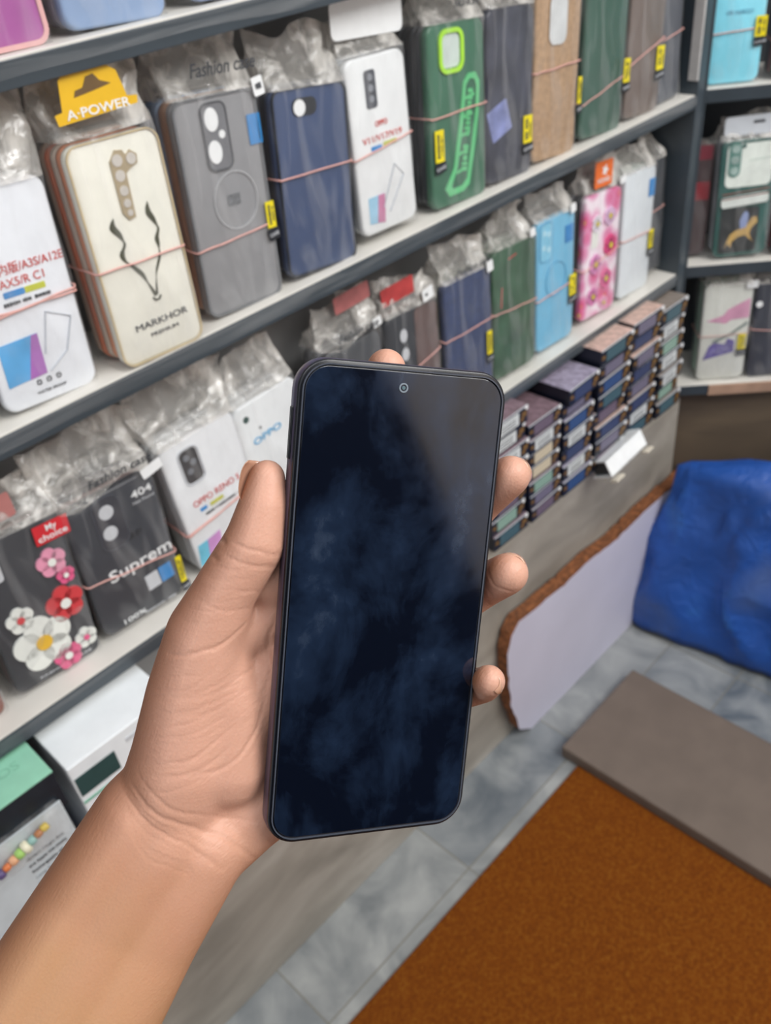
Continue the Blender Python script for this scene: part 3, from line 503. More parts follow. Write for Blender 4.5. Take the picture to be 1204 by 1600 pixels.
# boxes under the lower shelf on the left
t = empty('white_box', Matrix.Translation((.153, .556, -.7795)), 'large white glossy carton under the lower shelf beside the wrist', 'box')
obj('box_body', box(B(), -.050, .058, 0, .12, .100, .1785, .0015), mat('e8ecee', .3, .03), t); obj('dark_band', box(B(), -.048, -.008, -.0006, .0, .1395, .1630), mat('2c4a4a', .35, .1), t)
obj('green_line', box(B(), -.049, .057, -.0006, 0, .1300, .1325), mat('6fb096', .35), t); obj('printed_text', box(B(), .005, .03, -.0006, 0, .162, .167), SILV, t)
obj('lower_carton', box(B(), -.049, .060, .004, .12, 0, .0995, .001), mat('d8dce0', .4, .08), t)
obj('gold_print', box(B(), -.030, -.018, .0030, .0042, .075, .095), mat('b08a4a', .4, .5, 80), t)
t = empty('mint_box', Matrix.Translation((.045, .560, -.6395)), 'mint-topped flat box with a dark front, left under the lower shelf', 'box')
obj('box_body', box(B(), -.085, .049, 0, .12, 0, .0435, .001), mat('1d2730', .35, .15), t); obj('mint_lid', box(B(), -.085, .049, -.001, .12, .0437, .0462, .0006), mat('93cdb2', .35, .06), t)
tx = textobj('embossed_text', 'DEMOS', .014, mat('86bfa4', .3), t, 0, 0, 0, 0, .05, True)
tx.data.transform(Matrix.Translation((.008, .028, .0463)) @ Matrix.Rotation(R(-90), 4, 'X'))
obj('grey_badge', box(B(), -.047, -.033, .03, .044, .0462, .0468), mat('6f8f86', .4), t)
t2 = empty('gadget_blister', Matrix.Translation((.052, .553, -.632)), 'clear pack with a colourful ringed stick above grey text, far left', 'gadget pack')
obj('backing_card', box(B(), -.08, .036, .003, .0045, -.086, .006, .0006), mat('cdd6da', .35, .06), t2)
cols = ['5a4a7a', 'e07a3a', 'e8a878', '9fd05c', 'ece6c8', '8fb8b0', 'b06a2a', 'd6b82c']
x = -.034
for i, c in enumerate(cols):
    l = .0065; a, b_ = Vector((x, -.004, -.016+(x+.034)*.30)), Vector((x+l, -.004, -.016+(x+l+.034)*.30)); rr = (.0045, .0032, .0042, .0046, .0058, .0038, .0034, .0036)[i]
    obj('coloured_segment', tube(B(), [a, a.lerp(b_, .2), a.lerp(b_, .8), b_-(b_-a)*.02], [rr*.7, rr, rr, rr*.7], 12), mat(c, .3, .1), t2, True); x += l
obj('clear_cover', box(B(), -.079, .034, -.011, .0028, -.020, .016, .004), FILM, t2, True)
t3 = empty('white_box', Matrix.Translation((.030, .560, -.7795)), 'pale carton with a blue lower band, bottom left corner beside the forearm', 'box')
obj('box_body', box(B(), -.09, .052, 0, .12, .030, .1375, .001), mat('d3dde4', .35, .05), t3); obj('blue_band', box(B(), -.0905, .0525, -.0006, .12, .0, .030, .001), mat('3a5a9c', .35, .15), t3)
for i, s_ in enumerate(('•Smart Magic link', 'and Apple iOS (WiFi)', 'Rechargeable 60-15', 'Long Battery Life', 'Noise reduction')): textobj('printed_text', s_, .0046, DKTX if i < 3 else mat('9aa4aa', .4), t2, .008, -.030-.0085*i, .0026, 0, .036, False)

# ------------------------------------------------------------------ things on the floor
# leaning chipboard panel with a broken end
def panel():
    out = [(.775, FL+.001), (.745, FL+.03), (.722, FL+.11), (.716, FL+.20), (.716, -.985), (.728, -.955), (.745, -.940), (.80, -.945), (.862, -.95), (.93, -.946), (1.0, -.957), (1.1, -.952), (1.2, -.958), (1.3, -.95), (1.3, FL+.001)]
    P_ = []
    for a, b in zip(out, out[1:]+out[:1]):
        k = max(1, int(math.dist(a, b)/.012))
        for j in range(k):
            x = a[0]+(b[0]-a[0])*j/k; z = a[1]+(b[1]-a[1])*j/k; e = .0045 if z > FL+.004 and x < 1.29 else 0
            P_.append((x+e*noise.noise(Vector((x*60, z*60, 1))), z+e*noise.noise(Vector((x*60, z*60, 9)))))
    return P_
t = empty('chipboard_panel', Matrix.Translation((.9, .5695, FL)), 'lavender-white laminated chipboard sheet with a torn brown edge leaning on the cabinet base', 'board')
pp = [(x-.9, z-FL) for x, z in panel()]
obj('laminate_face', prism(B(), pp, -.0006, 0), mat('c8c6d6', .45, .05, 8), t)
core = mat('7a4a2a', .9, .55, 130, bump=.9)
pc = [(x+.002*math.copysign(1, x)*0+.0015*noise.noise(Vector((x*90, z*90, 3))), z+(.006 if z > .1 else 0)+.004*abs(noise.noise(Vector((x*50, z*50, 4))))*(z > .1)) for x, z in pp]
obj('chipboard_core', prism(B(), pc, 0, .0185), core, t)
# orange-brown carpet
def carpet_mat():
    m = bpy.data.materials.new('carpet_pile'); m.use_nodes = True; n = m.node_tree.nodes; L = m.node_tree.links; b = n['Principled BSDF']
    g = n.new('ShaderNodeNewGeometry'); a = n.new('ShaderNodeTexNoise'); a.inputs['Scale'].default_value = 210; a.inputs['Detail'].default_value = 6; L.new(g.outputs['Position'], a.inputs['Vector'])
    r_ = n.new('ShaderNodeValToRGB'); e = r_.color_ramp; e.elements[0].position = .3; e.elements[0].color = hexc('64330f'); e.elements[1].position = .78; e.elements[1].color = hexc('84521a'); k = e.elements.new(.52); k.color = hexc('743e10')
    L.new(a.outputs[0], r_.inputs[0]); L.new(r_.outputs[0], b.inputs['Base Color']); b.inputs['Roughness'].default_value = 1; b.inputs['Specular IOR Level'].default_value = .1
    bp = n.new('ShaderNodeBump'); bp.inputs['Distance'].default_value = .004; bp.inputs['Strength'].default_value = .7; L.new(a.outputs[0], bp.inputs['Height']); L.new(bp.outputs[0], b.inputs['Normal'])
    return m
tag(obj('carpet', box(B(), -1.0, .76, -.9, .468, FL, FL+.007, .003), carpet_mat()), 'orange-brown carpet covering the tiled floor in front of the racks', 'carpet')
bm = box(B(), .7605, .972, -.75, .500, FL+.0005, FL+.026, .004)
tag(obj('floor_mat', bm, mat('6b5e54', .75, .08, 25, bump=.15)), 'long taupe board lying on the tiles against the right edge of the orange carpet', 'board')
# blue plastic sheet bundled over something in the corner
def sheet_mat():
    m = bpy.data.materials.new('blue_sheet'); m.use_nodes = True; n = m.node_tree.nodes; L = m.node_tree.links; b = n['Principled BSDF']
    g = n.new('ShaderNodeNewGeometry'); a = n.new('ShaderNodeTexNoise'); a.inputs['Scale'].default_value = 7; a.inputs['Detail'].default_value = 5; L.new(g.outputs['Position'], a.inputs['Vector'])
    r_ = n.new('ShaderNodeValToRGB'); e = r_.color_ramp; e.elements[0].position = .35; e.elements[0].color = hexc('174389'); e.elements[1].position = .75; e.elements[1].color = hexc('3a78c8'); k = e.elements.new(.6); k.color = hexc('1f54a8')
    L.new(a.outputs[0], r_.inputs[0]); L.new(r_.outputs[0], b.inputs['Base Color']); b.inputs['Roughness'].default_value = .42
    d_ = n.new('ShaderNodeTexNoise'); d_.inputs['Scale'].default_value = 3.2; d_.inputs['Detail'].default_value = 3; L.new(g.outputs['Position'], d_.inputs['Vector']); dr = n.new('ShaderNodeMapRange'); dr.inputs[1].default_value = .54; dr.inputs[2].default_value = .66; dr.inputs[4].default_value = .55; L.new(d_.outputs[0], dr.inputs[0])
    dm = n.new('ShaderNodeMix'); dm.data_type = 'RGBA'; L.new(dr.outputs[0], dm.inputs[0]); L.new(r_.outputs[0], dm.inputs[6]); dm.inputs[7].default_value = hexc('6a7890'); L.new(dm.outputs[2], b.inputs['Base Color'])
    w_ = n.new('ShaderNodeTexNoise'); w_.inputs['Scale'].default_value = 26; w_.inputs['Detail'].default_value = 5; w_.inputs['Distortion'].default_value = 1; L.new(g.outputs['Position'], w_.inputs['Vector'])
    bp = n.new('ShaderNodeBump'); bp.inputs['Distance'].default_value = .01; bp.inputs['Strength'].default_value = .5; L.new(w_.outputs[0], bp.inputs['Height']); L.new(bp.outputs[0], b.inputs['Normal'])
    return m
def sheet():
    bm = B(); base = [(1.085, .565), (1.095, .44), (1.105, .36), (1.125, .25), (1.15, .10), (1.22, -.02), (1.42, -.03), (1.50, .10), (1.44, .22), (1.35, .36), (1.22, .50), (1.17, .575)]
    top = [(1.16, .535), (1.155, .45), (1.16, .38), (1.18, .28), (1.2, .16), (1.25, .06), (1.38, .05), (1.42, .12), (1.38, .22), (1.31, .36), (1.21, .485), (1.18, .54)]
    n = 110; m_ = 34; rows = []
    def smp(P_, u):
        u *= len(P_); i = int(u) % len(P_); f = u-int(u); a, b, c, d = (P_[(i+k-1) % len(P_)] for k in range(4))
        return [.5*((2*b[q])+(-a[q]+c[q])*f+(2*a[q]-5*b[q]+4*c[q]-d[q])*f*f+(-a[q]+3*b[q]-3*c[q]+d[q])*f**3) for q in (0, 1)]
    cx, cy = 1.27, .27
    for j in range(m_+1):
        v = j/m_; row = []
        for i in range(n):
            u = i/n; b_ = smp(base, u); t_ = smp(top, u)
            if v < .72:
                k = (v/.72); s_ = k**1.6; x = b_[0]+(t_[0]-b_[0])*s_; y = b_[1]+(t_[1]-b_[1])*s_; z = FL+.010+(.325)*k
            else:
                k = (v-.72)/.28; x = t_[0]+(cx-t_[0])*k; y = t_[1]+(cy-t_[1])*k; z = FL+.335+.035*math.sin(k*1.57)
            q = Vector((x*7, y*7, z*5)); f_ = noise.noise(q)*.018+(.5-abs(noise.noise(q*1.9)))*.034+(.4-abs(noise.noise(q*4.1+Vector((5, 1, 2)))))*.012-.014
            f_ += .007*math.sin(u*60+6*noise.noise(Vector((0, 0, z*9))))*(1-abs(v-.35)*1.6 if v < .9 else 0)
            d = Vector((x-cx, y-cy, 0)); d = d.normalized() if d.length > .01 else Vector()
            x += d.x*f_*min(1, v*6+.15); y += d.y*f_*min(1, v*6+.15); z += noise.noise(q*1.7+Vector((3, 3, 3)))*(.03 if v > .6 else .012*v)
            if j == 0: z += .010*noise.noise(Vector((u*40, 2, 0)))
            row.append(bm.verts.new((x, y, max(z, FL+.001))))
        rows.append(row)
    for a, b_ in zip(rows, rows[1:]):
        for i in range(n): bm.faces.new((a[i], a[(i+1) % n], b_[(i+1) % n], b_[i]))
    bm.faces.new(rows[-1]); return bm
o = obj('plastic_sheet', sheet(), sheet_mat(), None, True); tag(o, 'crumpled blue plastic sheet bundled on the floor in the corner', 'plastic sheet')
sol = o.modifiers.new('s', 'SOLIDIFY'); sol.thickness = .0015

# ------------------------------------------------------------------ the phone
HAND = [
    [[0.13254, 0.20319, -0.16391, 0.0064], [0.12721, 0.2008, -0.17087, 0.0083], [0.11937, 0.199, -0.18109, 0.010199999999999999], [0.10646, 0.20233, -0.19403, 0.0106], [0.09654, 0.20505, -0.20824, 0.0136], [0.08395, 0.20392, -0.22851, 0.016], [0.07243, 0.20104, -0.24956, 0.019], [0.06093, 0.20167, -0.26554, 0.019]],
    [[0.09655, 0.20426, -0.21393, 0.012], [0.09236, 0.197, -0.23448, 0.014], [0.083, 0.19357, -0.25417, 0.017]],
    [[0.12202, 0.19852, -0.20128, 0.0085], [0.14803, 0.19348, -0.19175, 0.009]],
    [[0.09978, 0.20392, -0.21638, 0.009], [0.11936, 0.19656, -0.2118, 0.009], [0.13821, 0.19238, -0.20511, 0.01]],
    [[0.06313, 0.20206, -0.26652, 0.018], [0.10273, 0.19515, -0.23927, 0.014], [0.15263, 0.19157, -0.19972, 0.012]],
    [[0.06847, 0.19904, -0.26974, 0.017], [0.11117, 0.19023, -0.25046, 0.014], [0.1626, 0.18244, -0.21404, 0.012]],
    [[0.07366, 0.19531, -0.27212, 0.016], [0.11289, 0.18428, -0.26208, 0.014], [0.15779, 0.17446, -0.23831, 0.012]],
    [[0.0708, 0.1932, -0.27667, 0.0155], [0.08393, 0.18525, -0.27624, 0.0145], [0.11318, 0.17916, -0.26948, 0.0135], [0.14804, 0.16787, -0.25888, 0.011]],
    [[0.15263, 0.19157, -0.19972, 0.012], [0.1748, 0.19636, -0.17271, 0.009], [0.18321, 0.19662, -0.15733, 0.008], [0.18625, 0.19808, -0.14685, 0.0072]],
    [[0.16208, 0.18185, -0.21334, 0.011], [0.18692, 0.17879, -0.21476, 0.0095], [0.20231, 0.17144, -0.20114, 0.0085], [0.20575, 0.16045, -0.18766, 0.0076]],
    [[0.15729, 0.17391, -0.23755, 0.011], [0.17799, 0.17136, -0.2387, 0.0095], [0.19099, 0.16206, -0.23131, 0.0083], [0.19006, 0.15013, -0.21792, 0.0079]],
    [[0.14757, 0.16735, -0.25807, 0.01], [0.16183, 0.16124, -0.26661, 0.008], [0.17351, 0.14996, -0.26341, 0.007], [0.16426, 0.13916, -0.24528, 0.0060999999999999995]],
    [[0.05495, 0.2048, -0.26359, 0.0175], [0.0262, 0.20924, -0.28678, 0.018], [-0.01031, 0.21126, -0.31331, 0.0195], [-0.06687, 0.21459, -0.35111, 0.023]],
    [[0.05855, 0.19751, -0.26918, 0.018], [0.02914, 0.20093, -0.29393, 0.019], [-0.00485, 0.20223, -0.31897, 0.021], [-0.05955, 0.2011, -0.35783, 0.025]],
    [[0.06389, 0.18879, -0.2771, 0.0165], [0.03441, 0.19147, -0.30181, 0.018], [0.0002, 0.19061, -0.32749, 0.02], [-0.0476, 0.18906, -0.36076, 0.024]],
    [[0.07816, 0.18447, -0.27872, 0.0125], [0.06658, 0.18964, -0.28215, 0.015]],
]
CREASES = [
    ([[0.10399, 0.18931, -0.19895], [0.09544, 0.19218, -0.20361], [0.08655, 0.19836, -0.20536], [0.08112, 0.20404, -0.20458]], 0.0005, 0.0009),
    ([[0.10447, 0.18672, -0.20599], [0.09972, 0.18425, -0.21251], [0.0936, 0.18694, -0.21524], [0.0847, 0.19067, -0.21936]], 0.00025, 0.0008),
    ([[0.12115, 0.18499, -0.17999], [0.1153, 0.19219, -0.1781], [0.1116, 0.19823, -0.17546]], 0.00035, 0.0008),
    ([[0.11858, 0.1846, -0.18261], [0.11227, 0.19121, -0.18169], [0.10775, 0.19864, -0.17841]], 0.0003, 0.0008),
    ([[0.11124, 0.18718, -0.18978], [0.10544, 0.19324, -0.18894]], 0.00025, 0.0007),
    ([[0.10685, 0.18722, -0.19356], [0.09955, 0.19394, -0.19339], [0.09633, 0.19913, -0.19116]], 0.0002, 0.0007),
    ([[0.09835, 0.17922, -0.22023], [0.0899, 0.17687, -0.22987], [0.0796, 0.17831, -0.23743], [0.06757, 0.18623, -0.24022]], 0.00045, 0.001),
    ([[0.0866, 0.18218, -0.22759], [0.07071, 0.18855, -0.23525], [0.05952, 0.19838, -0.23544]], 0.00035, 0.0008),
    ([[0.08177, 0.18162, -0.23398], [0.07031, 0.18613, -0.23959], [0.05908, 0.19599, -0.23979]], 0.0003, 0.0008),
    ([[0.05348, 0.20259, -0.24318], [0.05386, 0.1937, -0.25149], [0.05908, 0.18446, -0.25591], [0.06577, 0.17368, -0.26055], [0.06941, 0.16327, -0.26749]], 0.0005, 0.0011),
    ([[0.0506, 0.20364, -0.24632], [0.05117, 0.19356, -0.25561], [0.05609, 0.18273, -0.26184], [0.06068, 0.17035, -0.26986]], 0.0004, 0.001),
    ([[0.05673, 0.20291, -0.24169], [0.05813, 0.19159, -0.25146], [0.06677, 0.1801, -0.2551], [0.07897, 0.16544, -0.2587]], 0.0003, 0.0009),
    ([[0.06452, 0.20432, -0.2204], [0.07774, 0.19233, -0.22052], [0.09088, 0.18413, -0.21704]], 0.0002, 0.0007),
    ([[0.06906, 0.20511, -0.21568], [0.08033, 0.19424, -0.21641], [0.09542, 0.18492, -0.21232]], 0.0002, 0.0007),
    ([[0.06091, 0.20348, -0.226], [0.07242, 0.19144, -0.22766], [0.08417, 0.18471, -0.22397]], 0.0002, 0.0007),
    ([[0.07431, 0.20515, -0.21107], [0.08487, 0.19503, -0.2117]], 0.0002, 0.0006),
    ([[0.11023, 0.20334, -0.17498], [0.11075, 0.2017, -0.17611]], 0.0005, 0.0012),
    ([[0.1056, 0.20345, -0.1789], [0.1064, 0.20152, -0.18008]], 0.0004, 0.0012),
    ([[0.18315, 0.15363, -0.21396], [0.18223, 0.15013, -0.21816], [0.18551, 0.14467, -0.22061]], 0.0005, 0.0008),
    ([[0.18002, 0.15244, -0.21784], [0.17963, 0.14878, -0.22173]], 0.0004, 0.0008),
    ([[0.10683, 0.18574, -0.21967], [0.09741, 0.1841, -0.22946]], 0.0003, 0.0008),
    ([[0.12268, 0.19689, -0.21147], [0.11406, 0.19601, -0.21983], [0.10817, 0.1903, -0.23051]], 0.0004, 0.001),
    ([[0.07624, 0.20538, -0.21245], [0.08478, 0.19652, -0.21362], [0.09728, 0.19058, -0.2085]], 0.00010786346310877757, 0.0005039503974664622),
    ([[0.07282, 0.20597, -0.21486], [0.07997, 0.19739, -0.21696], [0.09216, 0.19254, -0.21105]], 0.00020037537415292666, 0.0006429059626098005),
    ([[0.07081, 0.20597, -0.21661], [0.08034, 0.19528, -0.21868], [0.09457, 0.18806, -0.21331]], 0.00018895022274417883, 0.0007014234426108778),
    ([[0.07221, 0.20282, -0.21844], [0.08245, 0.19308, -0.21899], [0.09478, 0.18488, -0.21621]], 0.00020386326843747349, 0.0006418247265996401),
    ([[0.0705, 0.20156, -0.22116], [0.08037, 0.19035, -0.22344], [0.09493, 0.18261, -0.21828]], 0.0001961090525182274, 0.0006333863168152282),
    ([[0.06862, 0.20095, -0.22338], [0.07647, 0.19421, -0.2231], [0.08612, 0.1888, -0.21994]], 0.00021585761666778435, 0.0006308485599882288),
    ([[0.06467, 0.20311, -0.22473], [0.07432, 0.19373, -0.22543], [0.0868, 0.18646, -0.22162]], 0.0001702088928886436, 0.0006752755378910597),
    ([[0.0644, 0.20076, -0.22724], [0.07554, 0.18842, -0.22952], [0.09203, 0.18003, -0.22331]], 0.00018055282505950222, 0.000548929886591321),
    ([[0.06396, 0.19895, -0.22939], [0.07545, 0.1871, -0.23088], [0.09092, 0.17819, -0.22606]], 0.0001253349980410718, 0.0007494823790820063),
    ([[0.05955, 0.20156, -0.23069], [0.06601, 0.19412, -0.23228], [0.0778, 0.19062, -0.22542]], 0.00011062217117316741, 0.0007401785963772506),
    ([[0.0574, 0.20166, -0.23246], [0.06525, 0.19303, -0.23401], [0.07798, 0.18799, -0.22782]], 0.00010530280733554522, 0.0006843597585595427),
    ([[0.05846, 0.19864, -0.23447], [0.06632, 0.18966, -0.23634], [0.0796, 0.18467, -0.22963]], 0.0001606504448377653, 0.000799552683612733),
    ([[0.05377, 0.20093, -0.23634], [0.0645, 0.19147, -0.23617], [0.07667, 0.18307, -0.23373]], 0.00014895233627403888, 0.0006831401368902025),
    ([[0.05204, 0.20058, -0.23817], [0.06376, 0.18926, -0.23897], [0.07896, 0.1805, -0.23423]], 0.0002075991569713122, 0.0006133367718236548),
    ([[0.05216, 0.19779, -0.24078], [0.0622, 0.18739, -0.24214], [0.07607, 0.17982, -0.2374]], 0.00017441513625343145, 0.000782186376627189),
    ([[0.05147, 0.20613, -0.24314], [0.05307, 0.19574, -0.25184], [0.05821, 0.1843, -0.25847], [0.0579, 0.17988, -0.26302]], 0.0002208435753001794, 0.0006712906858394352),
    ([[0.05088, 0.20528, -0.24449], [0.05224, 0.19513, -0.25315], [0.05747, 0.18375, -0.25965], [0.06428, 0.17219, -0.26494]], 0.00019295782105936885, 0.0007645291403060587),
    ([[0.05032, 0.20449, -0.24574], [0.05147, 0.19456, -0.25437], [0.05677, 0.18323, -0.26075], [0.05658, 0.17927, -0.26477]], 0.00020119512993158916, 0.0006060158670913798),
    ([[0.04935, 0.20311, -0.24793], [0.05013, 0.19357, -0.2565], [0.05557, 0.18234, -0.26267], [0.0584, 0.17569, -0.26666]], 0.00012841127148788124, 0.0007882023327032868),
    ([[0.04873, 0.20222, -0.24933], [0.04927, 0.19294, -0.25787], [0.05479, 0.18177, -0.2639], [0.0584, 0.17462, -0.2677]], 0.00016936077762574664, 0.0008120850748097696),
    ([[0.04791, 0.20106, -0.25117], [0.04813, 0.1921, -0.25966], [0.05377, 0.18102, -0.26551], [0.04925, 0.18277, -0.26775]], 0.00012848075251041164, 0.0008028060928462131),
    ([[0.04711, 0.19993, -0.25296], [0.04703, 0.19129, -0.26141], [0.05278, 0.18029, -0.26708], [0.05139, 0.17916, -0.2694]], 0.00018388369814909312, 0.0007778015626999467),
    ([[0.04672, 0.19937, -0.25385], [0.04649, 0.19089, -0.26228], [0.05229, 0.17993, -0.26787], [0.05244, 0.17738, -0.27021]], 0.00016377389256756752, 0.0007107461925830863),
    ([[0.0459, 0.1982, -0.25569], [0.04535, 0.19005, -0.26408], [0.05127, 0.17918, -0.26948], [0.05084, 0.17764, -0.27135]], 0.00017280244778604837, 0.0008316820237332363),
    ([[0.10452, 0.20309, -0.18183], [0.10867, 0.1973, -0.18385], [0.11496, 0.19181, -0.18369]], 0.0001255406401656466, 0.0006470346363357019),
    ([[0.10129, 0.20324, -0.1845], [0.10544, 0.19744, -0.18652], [0.11173, 0.19196, -0.18636]], 9.780302742345528e-05, 0.0006607615340789826),
    ([[0.09828, 0.20355, -0.18682], [0.10242, 0.19775, -0.18884], [0.10872, 0.19227, -0.18868]], 9.499154727343535e-05, 0.0005870468641065641),
    ([[0.09494, 0.20362, -0.18967], [0.09908, 0.19782, -0.19168], [0.10538, 0.19234, -0.19153]], 8.814733541054973e-05, 0.0005643931969242528),
    ([[0.0921, 0.20406, -0.19171], [0.09625, 0.19826, -0.19372], [0.10254, 0.19278, -0.19357]], 0.0001466831113245847, 0.0005876861465122774),
    ([[0.08872, 0.2041, -0.19461], [0.09287, 0.1983, -0.19663], [0.09916, 0.19282, -0.19647]], 9.35427386045148e-05, 0.0005673420470089761),
    ([[0.08708, 0.18637, -0.22804], [0.07887, 0.18553, -0.23599], [0.06469, 0.18812, -0.24583]], 0.00011999999999999999, 0.0006),
    ([[0.08913, 0.18422, -0.22833], [0.08092, 0.18339, -0.23629], [0.06732, 0.18537, -0.24621]], 0.00011999999999999999, 0.0006),
    ([[0.09118, 0.18208, -0.22863], [0.08297, 0.18125, -0.23659], [0.06996, 0.18261, -0.24659]], 0.00011999999999999999, 0.0006),
    ([[0.09323, 0.17994, -0.22893], [0.08502, 0.1791, -0.23688], [0.07259, 0.17986, -0.24697]], 0.00011999999999999999, 0.0006),
    ([[0.09528, 0.17779, -0.22922], [0.08707, 0.17696, -0.23718], [0.07523, 0.1771, -0.24735]], 0.00011999999999999999, 0.0006),
]
NAILS = {'thumb': ([0.12894, 0.20779, -0.16505], [0.13506, 0.20986, -0.15607], [0.13069, 0.24533, -0.18213], 12, 14), 'middle': ([0.21403, 0.15925, -0.18573], [0.20019, 0.14922, -0.17383], [0.23067, 0.158, -0.1815], 12, 12), 'ring': ([0.19815, 0.14956, -0.21553], [0.18593, 0.1398, -0.20196], [0.21614, 0.14826, -0.21182], 12, 12), 'pinky': ([0.1677, 0.13548, -0.24503], [0.1579, 0.13086, -0.23176], [0.17902, 0.13002, -0.24705], 9, 9)}
PHONE = {'c': [0.1447, 0.16639, -0.21116], 'u': [0.82592, -0.45119, -0.33806], 'v': [0.46387, 0.20303, 0.86232], 'n': [-0.32044, -0.86903, 0.37698]}
CAMX, CAMZ = -0.00167, 0.15857
ARM_AX = (0.8164, -0.1609, 0.5546)
ARM_0, ARM_1 = -0.1910, -0.0998
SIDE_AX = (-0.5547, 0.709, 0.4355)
RIDGE = (0.4, -0.3, 0.9)
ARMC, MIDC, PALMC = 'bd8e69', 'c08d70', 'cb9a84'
pc_, pu, pv, pn = (Vector(PHONE[k]) for k in 'cuvn')
PW, PH, PT = .0747, .1662, .0082
# local frame: x right along the phone, y away from the viewer (into the phone), z up along the phone; origin at the bottom middle of the front glass
PM = Matrix((pu, -pn, pv)).transposed().to_4x4(); PM.translation = pc_-pv*PH/2
ph = empty('smartphone', PM, 'black smartphone held upright in the hand, screen off and smudged', 'phone')
FRM = mat('5b5468', .3, .05, 30, metal=.6); BLKF = mat('0d0f16', .25, .05, 30)
frame = obj('frame', prism(B(), rrect(0, PH/2, PW, PH, .0105, 10), .0012, PT, .0016), FRM, ph, True)
obj('front_bezel', prism(B(), rrect(0, PH/2, PW-.0006, PH-.0006, .0102, 10), .0004, .0030, .0006), BLKF, ph, True)
def glass_mat():
    m = bpy.data.materials.new('smudged_glass'); m.use_nodes = True; n = m.node_tree.nodes; L = m.node_tree.links; b = n['Principled BSDF']
    t_ = n.new('ShaderNodeTexCoord'); a = n.new('ShaderNodeTexNoise'); a.inputs['Scale'].default_value = 26; a.inputs['Detail'].default_value = 9; a.inputs['Roughness'].default_value = .62; a.inputs['Distortion'].default_value = .25
    mp = n.new('ShaderNodeMapping'); mp.inputs['Scale'].default_value = (1.1, 1, .8); L.new(t_.outputs['Object'], mp.inputs[0]); L.new(mp.outputs[0], a.inputs['Vector'])
    r_ = n.new('ShaderNodeValToRGB'); e = r_.color_ramp; e.elements[0].position = .45; e.elements[0].color = (.0016, .0032, .009, 1); e.elements[1].position = .75; e.elements[1].color = (.05, .07, .11, 1); k = e.elements.new(.60); k.color = (.009, .018, .040, 1)
    L.new(a.outputs[0], r_.inputs[0]); L.new(r_.outputs[0], b.inputs['Base Color'])
    q = n.new('ShaderNodeMapRange'); q.inputs[1].default_value = .4; q.inputs[2].default_value = .75; q.inputs[3].default_value = .05; q.inputs[4].default_value = .16; L.new(a.outputs[0], q.inputs[0]); L.new(q.outputs[0], b.inputs['Roughness'])
    b.inputs['IOR'].default_value = 1.8; b.inputs['Coat Weight'].default_value = 0
    return m
scr = obj('screen', prism(B(), rrect(0, PH/2, PW-.0048, PH-.0052, .0080, 10), -.0001, .0008, .0001), glass_mat(), ph)
obj('glass_rim', ringp(B(), rrect(0, PH/2, PW-.0030, PH-.0034, .0089, 10), rrect(0, PH/2, PW-.0038, PH-.0042, .0085, 10), -.0002, .0005), mat('4a4e58', .15, .05), ph)
cxx, czz = -.0012-.002+.0, PH-.0098
obj('selfie_camera', ringp(B(), [(CAMX+.0016*math.cos(a), CAMZ+.0016*math.sin(a)) for a in [2*math.pi*k/32 for k in range(32)]], [(CAMX+.0011*math.cos(a), CAMZ+.0011*math.sin(a)) for a in [2*math.pi*k/32 for k in range(32)]], -.0004, 0), mat('7d8790', .25), scr)
obj('lens', prism(B(), [(CAMX+.0006*math.cos(a), CAMZ+.0006*math.sin(a)) for a in [2*math.pi*k/20 for k in range(20)]], -.0004, 0), mat('5a7076', .2), scr)
obj('earpiece', prism(B(), rrect(.016, PH-.0019, .015, .0009, .0004, 3), .0000, .0006), mat('2b2e36', .3), ph)
bm = box(B(), -PW/2-.0006, -PW/2+.0008, .0032, .0058, .1330, .1500, .0004); obj('side_button', bm, BLKF, ph)

# ------------------------------------------------------------------ the hand
def hand_mesh():
    bm = B()
    for ch in HAND:
        for (a, b) in zip(ch, ch[1:]):
            A, C_ = Vector(a[:3]), Vector(b[:3]); d = C_-A; L_ = d.length; t = d/L_; ref = Vector((0, 0, 1)) if abs(t.z) < .9 else Vector((1, 0, 0))
            x = (ref-t*ref.dot(t)).normalized(); y = t.cross(x); n = 28; rings = []
            prof = [(-a[3]*math.cos(q), a[3]*math.sin(q)) for q in (.12, .4, .75, 1.15)]+[(L_*k/8, a[3]+(b[3]-a[3])*k/8) for k in range(9)]+[(L_+b[3]*math.cos(q), b[3]*math.sin(q)) for q in (1.15, .75, .4, .12)]
            for (s_, r_) in prof: rings.append([bm.verts.new(A+t*s_+x*r_*math.cos(2*math.pi*k/n)+y*r_*math.sin(2*math.pi*k/n)) for k in range(n)])
            for p, q in zip(rings, rings[1:]):
                for k in range(n): bm.faces.new((p[k], p[(k+1) % n], q[(k+1) % n], q[k]))
            bm.faces.new(rings[0][::-1]); bm.faces.new(rings[-1])
    me = bpy.data.meshes.new('h'); bmesh.ops.recalc_face_normals(bm, faces=bm.faces); bm.to_mesh(me); bm.free()
    o = bpy.data.objects.new('h', me); COL.objects.link(o)
    m = o.modifiers.new('r', 'REMESH'); m.mode = 'VOXEL'; m.voxel_size = .0007
    s_ = o.modifiers.new('s', 'SMOOTH'); s_.factor = .6; s_.iterations = 55
    dg = bpy.context.evaluated_depsgraph_get(); dg.update(); me2 = bpy.data.meshes.new_from_object(o.evaluated_get(dg)); bpy.data.objects.remove(o)
    return me2
hm = hand_mesh()
bmh = bmesh.new(); bmh.from_mesh(hm); bmh.normal_update()
tree = BVHTree.FromBMesh(bmh)
